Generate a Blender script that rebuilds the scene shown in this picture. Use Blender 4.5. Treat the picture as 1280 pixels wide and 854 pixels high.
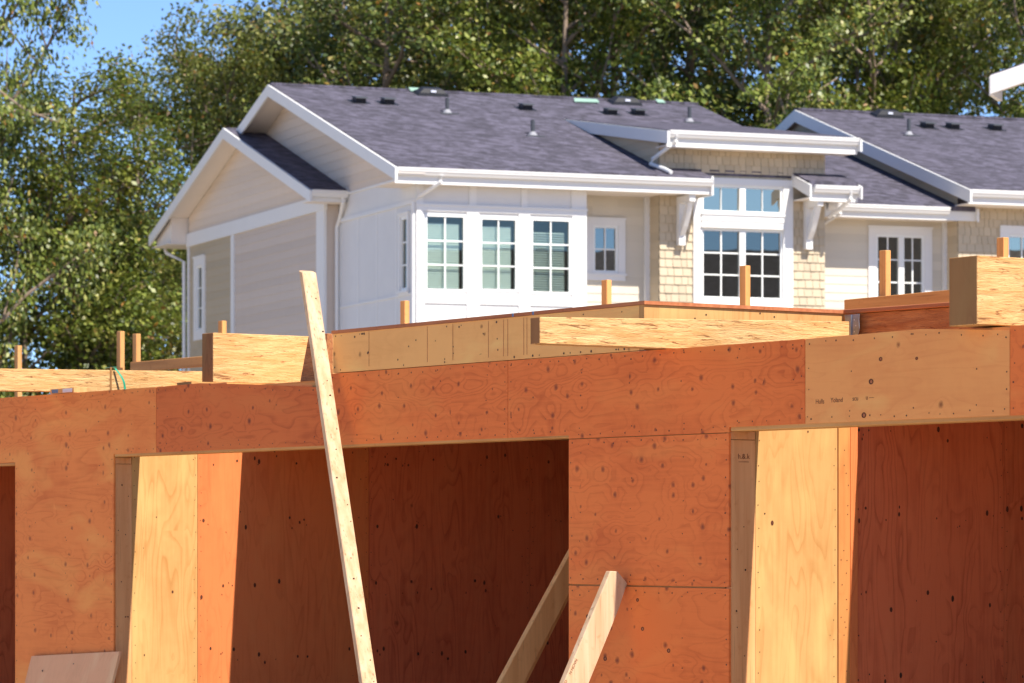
import bpy, bmesh, math, random
import numpy as np
from mathutils import Vector, Matrix
R = math.radians
scene = bpy.context.scene
for o in list(bpy.data.objects): bpy.data.objects.remove(o)

# ---------------------------------------------------------------- camera, sky, sun, exposure
cd = bpy.data.cameras.new('camera'); cam = bpy.data.objects.new('camera', cd); scene.collection.objects.link(cam)
cam.location = (0, 0, 1.6); cam.rotation_euler = (R(90), 0, 0)
cd.sensor_width = 36; cd.lens = 130.3; cd.shift_y = 0.2016
cd.clip_start = 0.5; cd.clip_end = 3000
cd.dof.use_dof = True; cd.dof.focus_distance = 17.6; cd.dof.aperture_fstop = 9.0
scene.camera = cam

SUN_AZ, SUN_EL = 39.8, 52.0            # degrees right of straight behind the camera, and up
world = bpy.data.worlds.new('World'); scene.world = world; world.use_nodes = True
wt = world.node_tree; wt.nodes.clear()
sky = wt.nodes.new('ShaderNodeTexSky'); sky.sky_type = 'NISHITA'; sky.sun_disc = False
sky.sun_elevation = R(SUN_EL); sky.sun_rotation = R(180 - SUN_AZ)
sky.altitude = 3500; sky.air_density = 0.8; sky.dust_density = 0.0; sky.ozone_density = 5.0
bg = wt.nodes.new('ShaderNodeBackground'); bg.inputs['Strength'].default_value = 0.12
wo = wt.nodes.new('ShaderNodeOutputWorld')
wt.links.new(sky.outputs[0], bg.inputs[0]); wt.links.new(bg.outputs[0], wo.inputs[0])
sd = bpy.data.lights.new('sun', 'SUN'); sd.energy = 4.4; sd.angle = R(0.5); sd.color = (1.0, 0.93, 0.82)
sun = bpy.data.objects.new('sun', sd); scene.collection.objects.link(sun)
sdir = Vector((math.sin(R(SUN_AZ))*math.cos(R(SUN_EL)), -math.cos(R(SUN_AZ))*math.cos(R(SUN_EL)), math.sin(R(SUN_EL))))
sun.rotation_euler = sdir.to_track_quat('Z', 'Y').to_euler(); sun.location = sdir*60
vs = scene.view_settings
vs.view_transform = 'Standard'; vs.look = 'None'; vs.gamma = 1; vs.use_curve_mapping = False
vs.exposure = 0.92
scene.render.engine = 'CYCLES'
cy = scene.cycles
cy.max_bounces = 8; cy.diffuse_bounces = 5; cy.glossy_bounces = 3; cy.transmission_bounces = 6; cy.transparent_max_bounces = 10
cy.sample_clamp_indirect = 6.0; cy.use_denoising = True
try: cy.denoiser = 'OPENIMAGEDENOISE'
except Exception: pass

# ---------------------------------------------------------------- material helpers
class NB:
    def __init__(s, name):
        s.m = bpy.data.materials.new(name); s.m.use_nodes = True; s.t = s.m.node_tree; s.t.nodes.clear()
        s.out = s.t.nodes.new('ShaderNodeOutputMaterial')
    def n(s, typ, **kw):
        nd = s.t.nodes.new('ShaderNode'+typ)
        for k, v in kw.items():
            if hasattr(nd, k): setattr(nd, k, v)
            else: s.set(nd.inputs[k.replace('_', ' ')], v)
        return nd
    def set(s, inp, v):
        if isinstance(v, bpy.types.NodeSocket): s.t.links.new(v, inp)
        elif isinstance(v, bpy.types.Node): s.t.links.new(v.outputs[0], inp)
        elif isinstance(v, tuple) and len(v) == 3 and inp.type == 'RGBA': inp.default_value = (*v, 1)
        else: inp.default_value = v
    def math(s, op, a, b=None, c=None, clamp=False):
        nd = s.t.nodes.new('ShaderNodeMath'); nd.operation = op; nd.use_clamp = clamp
        for i, v in enumerate((a, b, c)):
            if v is not None: s.set(nd.inputs[i], v)
        return nd.outputs[0]
    def vmath(s, op, a, b):
        nd = s.t.nodes.new('ShaderNodeVectorMath'); nd.operation = op
        s.set(nd.inputs[0], a); s.set(nd.inputs[1], b); return nd.outputs[0]
    def mix(s, fac, a, b, mode='MIX'):
        nd = s.t.nodes.new('ShaderNodeMix'); nd.data_type = 'RGBA'; nd.blend_type = mode
        s.set(nd.inputs[0], fac); s.set(nd.inputs[6], a); s.set(nd.inputs[7], b); return nd.outputs[2]
    def ramp(s, fac, stops, interp='LINEAR'):
        nd = s.t.nodes.new('ShaderNodeValToRGB'); nd.color_ramp.interpolation = interp
        el = nd.color_ramp.elements
        while len(el) < len(stops): el.new(0.5)
        for e, (p, c) in zip(el, stops):
            e.position = p; e.color = (*c, 1) if isinstance(c, tuple) else (c, c, c, 1)
        s.set(nd.inputs[0], fac); return nd.outputs[0]
    def coord(s, scale=(1, 1, 1), rnd=True):
        tc = s.t.nodes.new('ShaderNodeTexCoord'); v = tc.outputs['Object']
        if rnd:
            oi = s.t.nodes.new('ShaderNodeObjectInfo')
            off = s.vmath('SCALE', (1.0, 1.37, 0.71), (0, 0, 0)); nd = off.node
            s.set(nd.inputs['Scale'], s.math('MULTIPLY', oi.outputs['Random'], 53.0))
            v = s.vmath('ADD', v, off)
        return s.vmath('MULTIPLY', v, scale)
    def noise(s, vec, scale, detail=2, rough=0.5, dist=0.0):
        nd = s.t.nodes.new('ShaderNodeTexNoise'); s.set(nd.inputs['Vector'], vec)
        nd.inputs['Scale'].default_value = scale; nd.inputs['Detail'].default_value = detail
        nd.inputs['Roughness'].default_value = rough; nd.inputs['Distortion'].default_value = dist
        return nd.outputs[0]
    def bsdf(s, color, rough=0.6, bump=None, bstr=0.3, bdist=0.01, spec=0.3, **kw):
        p = s.t.nodes.new('ShaderNodeBsdfPrincipled')
        s.set(p.inputs['Base Color'], color); s.set(p.inputs['Roughness'], rough); p.inputs['Specular IOR Level'].default_value = spec
        for k, v in kw.items(): s.set(p.inputs[k.replace('_', ' ')], v)
        if bump is not None:
            b = s.t.nodes.new('ShaderNodeBump'); b.inputs['Strength'].default_value = bstr; b.inputs['Distance'].default_value = bdist
            s.set(b.inputs['Height'], bump); s.t.links.new(b.outputs[0], p.inputs['Normal'])
        s.t.links.new(p.outputs[0], s.out.inputs[0]); return s.m

def plywood(name, light, dark, grain='x', contrast=1.0, knots=0.5, knotcol=(0.12, 0.03, 0.012), kscale=1.0, sapmix=0.55):
    b = NB(name)
    g = 0.9; c = 5.2
    sc = (g, 0.0, c) if grain == 'x' else (c, c, g)
    v = b.coord(sc)
    ks = (4.2*kscale, 0.0, 9.0*kscale) if grain == 'x' else (5.5*kscale, 5.5*kscale, 2.6*kscale)
    kv = b.coord(ks)
    vo = b.t.nodes.new('ShaderNodeTexVoronoi'); b.set(vo.inputs['Vector'], kv); vo.inputs['Scale'].default_value = 1.0
    vo.inputs['Randomness'].default_value = 0.75
    dv = b.vmath('MULTIPLY', b.vmath('SUBTRACT', kv, vo.outputs['Position']), tuple(0.0 if k == 0 else 1.0/k for k in ks))
    ln = b.t.nodes.new('ShaderNodeVectorMath'); ln.operation = 'LENGTH'; b.set(ln.inputs[0], dv); dm = ln.outputs['Value']
    wob = b.noise(b.coord((1, 1, 1)), 45.0, 2, 0.6)
    dm = b.math('MULTIPLY_ADD', wob, 0.012, b.math('SUBTRACT', dm, 0.006))
    sepc = b.t.nodes.new('ShaderNodeSeparateColor'); b.set(sepc.inputs[0], vo.outputs['Color'])
    chain = b.noise(b.coord((1.0, 0.0, 0.12) if grain == 'x' else (0.12, 0.12, 1.0)), 2.6, 1, 0.5)
    gate = b.math('GREATER_THAN', b.math('ADD', sepc.outputs[0], b.math('MULTIPLY', b.math('SUBTRACT', chain, 0.5), 2.2)), 1.0 - knots)
    size = b.math('MULTIPLY_ADD', sepc.outputs[1], 0.014, 0.009)
    kn = b.math('MULTIPLY', b.ramp(b.math('DIVIDE', dm, size), [(0.0, 1.0), (0.35, 0.8), (0.7, 0.35), (1.0, 0.0)]), gate)
    halo = b.math('MULTIPLY', b.ramp(b.math('DIVIDE', dm, 0.11), [(0.0, 1.0), (1.0, 0.0)], 'EASE'), gate)
    n = b.noise(v, 1.0, 2.0, 0.45, 0.35)
    n2 = b.math('ADD', n, b.math('MULTIPLY', halo, 0.11))
    fr = b.math('FRACT', b.math('MULTIPLY', n2, 13.0))
    ring = b.ramp(fr, [(0.0, 0.15), (0.55, 0.05), (0.86, 0.75), (0.93, 1.0), (1.0, 0.15)])
    msk = b.noise(v, 0.8, 1, 0.5)
    ring = b.math('MULTIPLY', ring, b.ramp(msk, [(0.3, 0.2), (0.65, 1.0)]))
    fsc = (3, 60, 60) if grain == 'x' else (60, 60, 3)
    fine = b.noise(b.coord(fsc), 1.0, 3, 0.6)
    patch = b.noise(b.coord((1.1, 1.1, 2.2) if grain == 'x' else (2.2, 2.2, 1.0)), 1.3, 2, 0.5)
    blot = b.noise(b.coord((4, 4, 4)), 2.5, 4, 0.65)
    f = b.math('ADD', b.math('MULTIPLY', ring, 0.55*contrast), b.math('MULTIPLY', b.math('SUBTRACT', fine, 0.5), 0.7*contrast))
    f = b.math('ADD', f, b.math('MULTIPLY', b.math('SUBTRACT', patch, 0.45), 1.1), None, False)
    f = b.math('ADD', f, b.math('MULTIPLY', b.math('SUBTRACT', blot, 0.5), 0.55), None, True)
    col = b.mix(f, light, dark)
    sap = b.noise(b.coord((0.8, 0.8, 2.6) if grain == 'x' else (2.6, 2.6, 0.8)), 1.7, 3, 0.55, 0.6)
    col = b.mix(b.math('MULTIPLY', b.ramp(sap, [(0.50, 0.0), (0.68, 1.0)]), sapmix), col, tuple(min(1, x*y) for x, y in zip(light, (1.06, 1.45, 1.5))))
    col = b.mix(b.math('MULTIPLY', kn, 0.88), col, knotcol)
    oi = b.t.nodes.new('ShaderNodeObjectInfo')
    col = b.mix(b.math('MULTIPLY', oi.outputs['Random'], 0.22), col, tuple(x*y for x, y in zip(dark, (1.15, 1.6, 2.0))))
    hs = b.t.nodes.new('ShaderNodeHueSaturation'); b.set(hs.inputs['Color'], col)
    b.set(hs.inputs['Value'], b.math('MULTIPLY_ADD', oi.outputs['Random'], 0.16, 0.92))
    hgt = b.math('ADD', b.math('MULTIPLY', fine, 0.5), b.math('MULTIPLY', ring, -0.3))
    return b.bsdf(hs.outputs[0], 0.72, hgt, 0.25, 0.003, 0.2)

def lumber(name, light, dark, axis='x', streak=0.35):
    b = NB(name)
    sc = {'x': (1.2, 22, 22), 'y': (22, 1.2, 22), 'z': (22, 22, 1.2)}[axis]
    n = b.noise(b.coord(sc), 1.0, 3, 0.55, 0.25)
    sc2 = {'x': (2.5, 90, 90), 'y': (90, 2.5, 90), 'z': (90, 90, 2.5)}[axis]
    n2 = b.noise(b.coord(sc2), 1.0, 2, 0.5)
    dk = b.ramp(n2, [(0.62, 0.0), (0.74, 1.0)])
    spots = b.noise(b.coord((9, 9, 9)), 3.0, 2, 0.5)
    f = b.math('ADD', b.ramp(n, [(0.3, 0.0), (0.75, 1.0)]), b.math('MULTIPLY', b.ramp(spots, [(0.6, 0), (0.75, 1.0)]), 0.35), None, True)
    col = b.mix(f, light, dark)
    col = b.mix(b.math('MULTIPLY', dk, streak), col, tuple(x*0.35 for x in dark))
    return b.bsdf(col, 0.7, n, 0.2, 0.004, 0.2)

def strandwood(name, light, mid, dark, axis='y'):          # laminated strand beams: short dark dashes along the length
    b = NB(name)
    def sc(l, c): return {'x': (l, c, c), 'y': (c, l, c)}[axis]
    n = b.noise(b.coord(sc(4.5, 42)), 1.0, 4, 0.65, 0.35)
    n2 = b.noise(b.coord(sc(7.0, 55)), 1.0, 4, 0.7, 0.5)
    n3 = b.noise(b.coord(sc(2.0, 12)), 1.0, 3, 0.55, 0.6)
    n4 = b.noise(b.coord(sc(16.0, 130)), 1.0, 3, 0.7, 1.0)
    col = b.mix(b.ramp(n, [(0.36, 0.0), (0.64, 1.0)]), light, mid)
    col = b.mix(b.math('MULTIPLY', b.ramp(n3, [(0.48, 0), (0.72, 1)]), 0.5), col, mid)
    col = b.mix(b.math('MULTIPLY', b.ramp(n4, [(0.55, 0.0), (0.72, 1.0)]), 0.55), col, tuple(x*.6 for x in mid))
    col = b.mix(b.math('MULTIPLY', b.ramp(n2, [(0.585, 0.0), (0.645, 1.0)]), 0.85), col, dark)
    return b.bsdf(col, 0.7, b.math('ADD', n, b.math('MULTIPLY', n4, 0.6)), 0.9, 0.008, 0.2)

def plain(name, col, rough=0.55, vary=0.06, scale=3.0, spec=0.35, metallic=0.0, bstr=0.05):
    b = NB(name)
    n = b.noise(b.coord((1, 1, 1)), scale, 5, 0.6)
    n2 = b.noise(b.coord((1, 1, 1)), scale*14, 3, 0.6)
    f = b.math('ADD', b.math('MULTIPLY', n, 0.7), b.math('MULTIPLY', n2, 0.3))
    c = b.mix(f, tuple(x*(1-vary*1.6) for x in col), tuple(min(1, x*(1+vary)) for x in col))
    return b.bsdf(c, rough, n2, bstr, 0.004, spec, Metallic=metallic)

def siding_mat(name, col, vary=0.09):
    b = NB(name)
    g = b.t.nodes.new('ShaderNodeNewGeometry')
    n = b.noise(b.coord((0.7, 0.7, 5)), 1.6, 4, 0.6)
    streak = b.noise(b.coord((6, 6, 0.5)), 1.0, 4, 0.65)
    f = b.math('ADD', b.math('MULTIPLY', g.outputs['Random Per Island'], 0.5), b.math('MULTIPLY', n, 0.3))
    f = b.math('ADD', f, b.math('MULTIPLY', streak, 0.3))
    c = b.mix(f, tuple(x*(1-vary*1.5) for x in col), tuple(min(1, x*(1+vary)) for x in col))
    return b.bsdf(c, 0.65, n, 0.05, 0.003, 0.25)

def shingle_roof(name):
    b = NB(name)
    v = b.coord((1, 1, 1), False)
    br = b.t.nodes.new('ShaderNodeTexBrick'); b.set(br.inputs['Vector'], v)
    br.inputs['Scale'].default_value = 1.0; br.inputs['Brick Width'].default_value = 0.27; br.inputs['Row Height'].default_value = 0.135
    br.inputs['Mortar Size'].default_value = 0.010; br.inputs['Mortar Smooth'].default_value = 0.6; br.inputs['Bias'].default_value = -0.1
    br.offset = 0.37; br.offset_frequency = 3
    br.inputs['Color1'].default_value = (0.055, 0.050, 0.066, 1); br.inputs['Color2'].default_value = (0.096, 0.088, 0.118, 1)
    br.inputs['Mortar'].default_value = (0.045, 0.042, 0.052, 1)
    big = b.noise(b.vmath('MULTIPLY', v, (1.0, 0.7, 1)), 0.45, 3, 0.6)
    rot = b.t.nodes.new('ShaderNodeVectorRotate'); rot.rotation_type = 'Z_AXIS'; rot.inputs['Angle'].default_value = 0.5; b.set(rot.inputs['Vector'], v)
    st = b.noise(b.vmath('MULTIPLY', rot.outputs[0], (2.6, 6.0, 1)), 1.25, 3, 0.62, 0.5)
    st2 = b.noise(b.vmath('MULTIPLY', v, (4.5, 8.0, 1)), 1.3, 2, 0.55)
    grit = b.noise(v, 70.0, 2, 0.6)
    c = b.mix(b.ramp(st, [(0.44, 0.0), (0.60, 0.85)]), br.outputs[0], (0.158, 0.144, 0.200))
    c = b.mix(b.ramp(st2, [(0.36, 0.6), (0.50, 0.0)]), c, (0.045, 0.040, 0.052))
    c = b.mix(b.math('MULTIPLY', b.ramp(big, [(0.35, 0), (0.7, 1)]), 0.25), c, (0.062, 0.056, 0.074))
    c = b.mix(b.math('MULTIPLY', grit, 0.3), c, (0.07, 0.066, 0.078))
    h = b.math('ADD', b.math('MULTIPLY', br.outputs['Fac'], -1.0), b.math('MULTIPLY', grit, 0.3))
    return b.bsdf(c, 0.85, h, 0.7, 0.012, 0.25)

def glass_mat(name, tint, refl=0.16, refcol=(0.95, 0.92, 0.80)):
    b = NB(name)
    lw = b.t.nodes.new('ShaderNodeLayerWeight'); lw.inputs['Blend'].default_value = 0.35
    n = b.noise(b.coord((1, 1, 1)), 1.4, 2, 0.5)
    bp = b.t.nodes.new('ShaderNodeBump'); bp.inputs['Strength'].default_value = 0.012; bp.inputs['Distance'].default_value = 0.05; b.set(bp.inputs['Height'], n)
    gl = b.t.nodes.new('ShaderNodeBsdfGlossy'); gl.inputs['Roughness'].default_value = 0.01; b.set(gl.inputs['Color'], refcol)
    b.t.links.new(bp.outputs[0], gl.inputs['Normal'])
    tr = b.t.nodes.new('ShaderNodeBsdfTransparent'); b.set(tr.inputs['Color'], tint)
    mx = b.t.nodes.new('ShaderNodeMixShader')
    b.set(mx.inputs[0], b.math('MULTIPLY_ADD', lw.outputs['Fresnel'], 0.7, refl, True))
    b.t.links.new(tr.outputs[0], mx.inputs[1]); b.t.links.new(gl.outputs[0], mx.inputs[2])
    b.t.links.new(mx.outputs[0], b.out.inputs[0]); return b.m

def leaf_mat(name, hues, yellow=(0.30, 0.22, 0.03)):
    b = NB(name)
    g = b.t.nodes.new('ShaderNodeNewGeometry')
    r = g.outputs['Random Per Island']
    col = b.ramp(r, [(0.0, hues[0]), (0.45, hues[1]), (0.8, hues[2]), (0.955, hues[3]), (0.985, (0.30, 0.14, 0.03))])
    tc = b.coord((1, 1, 1))
    n = b.noise(tc, 0.55, 3, 0.6)
    col = b.mix(b.math('MULTIPLY', b.ramp(n, [(0.58, 0.0), (0.72, 1.0)]), 0.35), col, yellow)
    n2 = b.noise(tc, 0.9, 2, 0.5)
    col = b.mix(b.math('MULTIPLY', b.ramp(n2, [(0.35, 1.0), (0.5, 0.0)]), 0.45), col, tuple(x*0.40 for x in hues[0]))  # shade of the deep gaps between clumps, mixed into the leaf colour
    p = b.t.nodes.new('ShaderNodeBsdfPrincipled'); b.set(p.inputs['Base Color'], col)
    p.inputs['Roughness'].default_value = 0.45; p.inputs['Specular IOR Level'].default_value = 0.5
    tl = b.t.nodes.new('ShaderNodeBsdfTranslucent'); b.set(tl.inputs['Color'], b.mix(0.4, col, (0.30, 0.32, 0.04)))
    mx = b.t.nodes.new('ShaderNodeMixShader'); mx.inputs[0].default_value = 0.25
    b.t.links.new(p.outputs[0], mx.inputs[1]); b.t.links.new(tl.outputs[0], mx.inputs[2])
    b.t.links.new(mx.outputs[0], b.out.inputs[0]); return b.m

M = {}
M['ply_red'] = plywood('red_plywood', (0.84, 0.215, 0.052), (0.55, 0.104, 0.025), 'x', 1.15, 0.74, (0.16, 0.036, 0.024), sapmix=0.4)
M['ply_gold'] = plywood('golden_red_plywood', (0.79, 0.248, 0.062), (0.54, 0.115, 0.026), 'x', 1.2, 0.55, (0.16, 0.040, 0.026), sapmix=0.75)
M['ply_brown'] = plywood('brown_red_plywood', (0.70, 0.172, 0.044), (0.45, 0.088, 0.021), 'x', 1.3, 0.5, (0.14, 0.034, 0.024), sapmix=0.25)
M['ply_tan'] = plywood('tan_plywood', (0.86, 0.370, 0.115), (0.66, 0.205, 0.058), 'x', 0.55, 0.10)
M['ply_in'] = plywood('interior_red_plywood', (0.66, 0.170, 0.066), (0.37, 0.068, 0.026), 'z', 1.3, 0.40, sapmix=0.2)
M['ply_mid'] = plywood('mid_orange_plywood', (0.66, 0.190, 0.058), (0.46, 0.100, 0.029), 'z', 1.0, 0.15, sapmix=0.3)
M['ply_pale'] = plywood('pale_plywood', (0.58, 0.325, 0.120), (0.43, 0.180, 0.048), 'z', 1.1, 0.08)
M['ply_orange'] = plywood('orange_plywood', (0.58, 0.235, 0.070), (0.42, 0.130, 0.036), 'z', 0.9, 0.18)
M['rim'] = plywood('rim_plywood', (0.84, 0.440, 0.145), (0.62, 0.255, 0.075), 'x', 0.5, 0.2)
M['ply_grey'] = plywood('weathered_plywood', (0.85, 0.43, 0.215), (0.66, 0.30, 0.145), 'z', 0.5, 0.2)
M['jamb'] = lumber('jamb_lumber', (0.80, 0.42, 0.18), (0.64, 0.29, 0.11), 'z')
M['plate'] = lumber('plate_lumber', (0.62, 0.34, 0.12), (0.46, 0.20, 0.06), 'x')
M['edge'] = lumber('panel_edge', (0.52, 0.20, 0.085), (0.33, 0.10, 0.042), 'x')
M['stud_z'] = lumber('stud_lumber', (0.64, 0.39, 0.17), (0.50, 0.26, 0.10), 'z')
M['brace'] = lumber('brace_lumber', (0.64, 0.46, 0.30), (0.47, 0.28, 0.145), 'z', 0.75)
M['brace_orange'] = lumber('orange_lumber', (0.88, 0.50, 0.20), (0.70, 0.34, 0.12), 'z', 0.5)
M['rail'] = lumber('rail_lumber', (0.56, 0.28, 0.10), (0.40, 0.17, 0.055), 'x')
M['post_side'] = lumber('post_lumber', (0.66, 0.36, 0.14), (0.50, 0.23, 0.075), 'z')
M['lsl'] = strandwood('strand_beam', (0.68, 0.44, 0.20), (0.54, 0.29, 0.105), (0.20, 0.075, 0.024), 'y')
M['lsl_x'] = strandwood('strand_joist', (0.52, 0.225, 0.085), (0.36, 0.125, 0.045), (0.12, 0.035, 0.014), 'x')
M['endgrain'] = plywood('end_grain', (0.32, 0.145, 0.052), (0.18, 0.074, 0.027), 'z', 0.9, 0.15, kscale=3)
M['nail'] = plain('nail_head', (0.055, 0.022, 0.012), 0.6)
M['knot'] = plain('dark_knot', (0.10, 0.028, 0.012), 0.8)
M['ink'] = plain('ink', (0.24, 0.095, 0.04), 0.8)
M['steel'] = plain('galvanised_steel', (0.36, 0.39, 0.46), 0.42, 0.35, 30, 0.5, 0.75, 0.3)
M['white'] = plain('white_trim', (0.76, 0.755, 0.745), 0.5, 0.03)
M['whitewall'] = plain('white_panel', (0.70, 0.695, 0.69), 0.55, 0.06)
M['vinyl'] = plain('window_vinyl', (0.82, 0.83, 0.81), 0.35, 0.02)
M['tan'] = siding_mat('tan_siding', (0.59, 0.505, 0.435))
M['olive'] = siding_mat('olive_siding', (0.46, 0.385, 0.275))
M['beige'] = siding_mat('beige_siding', (0.68, 0.575, 0.475))
M['cream'] = siding_mat('cream_siding', (0.64, 0.585, 0.49))
M['shake'] = siding_mat('shake_siding', (0.54, 0.445, 0.315), 0.13)
M['shakeback'] = plain('shake_backing', (0.30, 0.24, 0.15), 0.8)
M['roof'] = shingle_roof('asphalt_shingles')
M['soffit'] = plain('soffit_vinyl', (0.80, 0.73, 0.66), 0.55, 0.03)
M['vent'] = plain('black_vent', (0.022, 0.022, 0.026), 0.45)
M['pipe'] = plain('pipe_grey', (0.06, 0.065, 0.075), 0.5)
M['glass'] = glass_mat('window_glass', (0.94, 1.0, 0.97), 0.02)
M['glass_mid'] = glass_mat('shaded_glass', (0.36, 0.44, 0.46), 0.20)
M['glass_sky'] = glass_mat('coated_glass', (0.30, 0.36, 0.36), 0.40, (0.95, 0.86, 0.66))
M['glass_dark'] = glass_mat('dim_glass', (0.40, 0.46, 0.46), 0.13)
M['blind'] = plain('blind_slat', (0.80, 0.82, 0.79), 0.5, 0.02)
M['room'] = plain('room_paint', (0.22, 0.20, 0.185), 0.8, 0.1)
M['bark'] = lumber('bark', (0.33, 0.25, 0.19), (0.18, 0.13, 0.095), 'z')
M['leaf_a'] = leaf_mat('broad_leaf', [(0.045, 0.075, 0.014), (0.143, 0.193, 0.027), (0.268, 0.303, 0.057), (0.428, 0.413, 0.121)])
M['leaf_b'] = leaf_mat('olive_leaf', [(0.050, 0.071, 0.016), (0.136, 0.168, 0.032), (0.244, 0.259, 0.059), (0.392, 0.358, 0.121)])
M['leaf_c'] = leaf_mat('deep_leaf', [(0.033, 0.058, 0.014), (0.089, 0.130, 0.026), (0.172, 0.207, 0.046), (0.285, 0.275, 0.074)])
M['strap'] = plain('green_strap', (0.03, 0.33, 0.20), 0.35)
M['scrap'] = plain('wrapper_film', (0.30, 0.46, 0.37), 0.4)
M['collar'] = plain('flashing', (0.30, 0.30, 0.33), 0.5)
M['label'] = plain('paper_label', (0.62, 0.64, 0.74), 0.6)
M['bluelab'] = plain('blue_mark', (0.10, 0.18, 0.34), 0.6)

# ---------------------------------------------------------------- mesh helpers
class MB:
    def __init__(s, xf=None): s.v = []; s.f = []; s.mi = []; s.xf = xf
    def add(s, verts, faces, mi=0):
        o = len(s.v)
        s.v += [tuple(s.xf(p)) if s.xf else tuple(p) for p in verts]
        s.f += [tuple(i+o for i in f) for f in faces]; s.mi += [mi]*len(faces); return s
    def hexa(s, p, mi=0, mis=None):       # p: bottom 4 then top 4
        fs = [(0, 3, 2, 1), (4, 5, 6, 7), (0, 1, 5, 4), (1, 2, 6, 5), (2, 3, 7, 6), (3, 0, 4, 7)]
        s.add(p, fs, mi)
        if mis:
            for i, m_ in enumerate(mis): s.mi[-6+i] = m_
        return s
    def box(s, x0, x1, y0, y1, z0, z1, mi=0, mis=None):  # faces: bottom, top, y0, x1, y1, x0
        return s.hexa([(x0, y0, z0), (x1, y0, z0), (x1, y1, z0), (x0, y1, z0), (x0, y0, z1), (x1, y0, z1), (x1, y1, z1), (x0, y1, z1)], mi, mis)
    def prism(s, poly, axis, lo, hi, mi=0, mcap=None):
        n = len(poly)
        def P(a, b, c): return {'x': (c, a, b), 'y': (a, c, b), 'z': (a, b, c)}[axis]
        vs_ = [P(a, b, lo) for a, b in poly]+[P(a, b, hi) for a, b in poly]
        s.add(vs_, [tuple(range(n-1, -1, -1)), tuple(range(n, 2*n))], mi if mcap is None else mcap)
        s_f = [(i, (i+1) % n, n+(i+1) % n, n+i) for i in range(n)]
        o = len(s.v)-2*n; s.f += [tuple(i+o for i in f) for f in s_f]; s.mi += [mi]*n; return s
    def tube(s, pts, rad, n=8, mi=0, caps=True):
        pts = [Vector(p) for p in pts]; rs = rad if isinstance(rad, (list, tuple)) else [rad]*len(pts)
        vs_ = []
        for i, p in enumerate(pts):
            d = (pts[min(i+1, len(pts)-1)]-pts[max(i-1, 0)]).normalized()
            a = d.cross(Vector((0, 0, 1)) if abs(d.z) < 0.95 else Vector((1, 0, 0))).normalized(); c = d.cross(a)
            for k in range(n):
                t_ = 2*math.pi*k/n; vs_.append(p+a*math.cos(t_)*rs[i]+c*math.sin(t_)*rs[i])
        fs = [(i*n+k, i*n+(k+1) % n, (i+1)*n+(k+1) % n, (i+1)*n+k) for i in range(len(pts)-1) for k in range(n)]
        if caps: fs += [tuple(range(n-1, -1, -1)), tuple(range((len(pts)-1)*n, len(pts)*n))]
        return s.add(vs_, fs, mi)
    def disc(s, c, r, ax='y', out=-1, mi=0, n=7, sx=1.0, sz=1.0):
        vs_ = []
        for k in range(n):
            t_ = 2*math.pi*k/n; a, b = r*sx*math.cos(t_), r*sz*math.sin(t_)
            vs_.append((c[0]+a, c[1], c[2]+b) if ax == 'y' else (c[0], c[1]+a, c[2]+b))
        return s.add(vs_, [tuple(range(n))], mi)
    def build(s, name, mats, parent=None, bevel=0.0, loc=None, rz=0.0, fix=True):
        me = bpy.data.meshes.new(name); me.from_pydata(s.v, [], s.f)
        mats = mats if isinstance(mats, (list, tuple)) else [mats]
        for m_ in mats: me.materials.append(M[m_] if isinstance(m_, str) else m_)
        me.polygons.foreach_set('material_index', s.mi)
        if fix:
            bm = bmesh.new(); bm.from_mesh(me); bmesh.ops.recalc_face_normals(bm, faces=bm.faces); bm.to_mesh(me); bm.free()
        me.update()
        o = bpy.data.objects.new(name, me); scene.collection.objects.link(o)
        if parent: o.parent = parent
        if loc: o.location = loc; o.rotation_euler = (0, 0, rz)
        if bevel:
            bv = o.modifiers.new('bevel', 'BEVEL'); bv.width = bevel; bv.segments = 1; bv.limit_method = 'ANGLE'
        return o

def tag(o, label=None, cat=None, group=None, kind=None):
    if label: o['label'] = label
    if cat: o['category'] = cat
    if group: o['group'] = group
    if kind: o['kind'] = kind
    return o
def empty(name, loc, rz=0, label=None, cat=None, group=None):
    o = bpy.data.objects.new(name, None); scene.collection.objects.link(o)
    o.location = loc; o.rotation_euler = (0, 0, rz); o.empty_display_size = 0.2
    return tag(o, label, cat, group)

# ---------------------------------------------------------------- ground
def ground_mat():
    b = NB('site_ground')
    v = b.coord((1, 1, 1), False)
    n = b.noise(v, 0.12, 5, 0.6); g = b.noise(v, 9.0, 6, 0.7); p = b.noise(v, 60.0, 3, 0.6)
    c = b.mix(g, (0.56, 0.42, 0.29), (0.68, 0.54, 0.40))
    c = b.mix(b.math('MULTIPLY', n, 0.5), c, (0.55, 0.40, 0.26))
    c = b.mix(b.math('MULTIPLY', p, 0.3), c, (0.36, 0.30, 0.23))
    sx = b.t.nodes.new('ShaderNodeSeparateXYZ'); b.set(sx.inputs[0], v)
    far = b.ramp(b.math('MULTIPLY_ADD', b.math('ADD', sx.outputs[1], b.math('MULTIPLY', n, 6.0)), 0.02, -0.2), [(0.40, 0.0), (0.46, 1.0)])
    c = b.mix(far, c, b.mix(g, (0.40, 0.33, 0.25), (0.50, 0.42, 0.33)))
    return b.bsdf(c, 0.95, b.math('ADD', g, p), 0.6, 0.05, 0.1)
gm = MB(); Nn = 40; S = 1200
gv = [(-S+2*S*i/Nn, -S+2*S*j/Nn, 0) for j in range(Nn+1) for i in range(Nn+1)]
gm.add(gv, [(j*(Nn+1)+i, j*(Nn+1)+i+1, (j+1)*(Nn+1)+i+1, (j+1)*(Nn+1)+i) for j in range(Nn) for i in range(Nn)])
tag(gm.build('ground', ground_mat(), fix=False), kind='structure')

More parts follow.
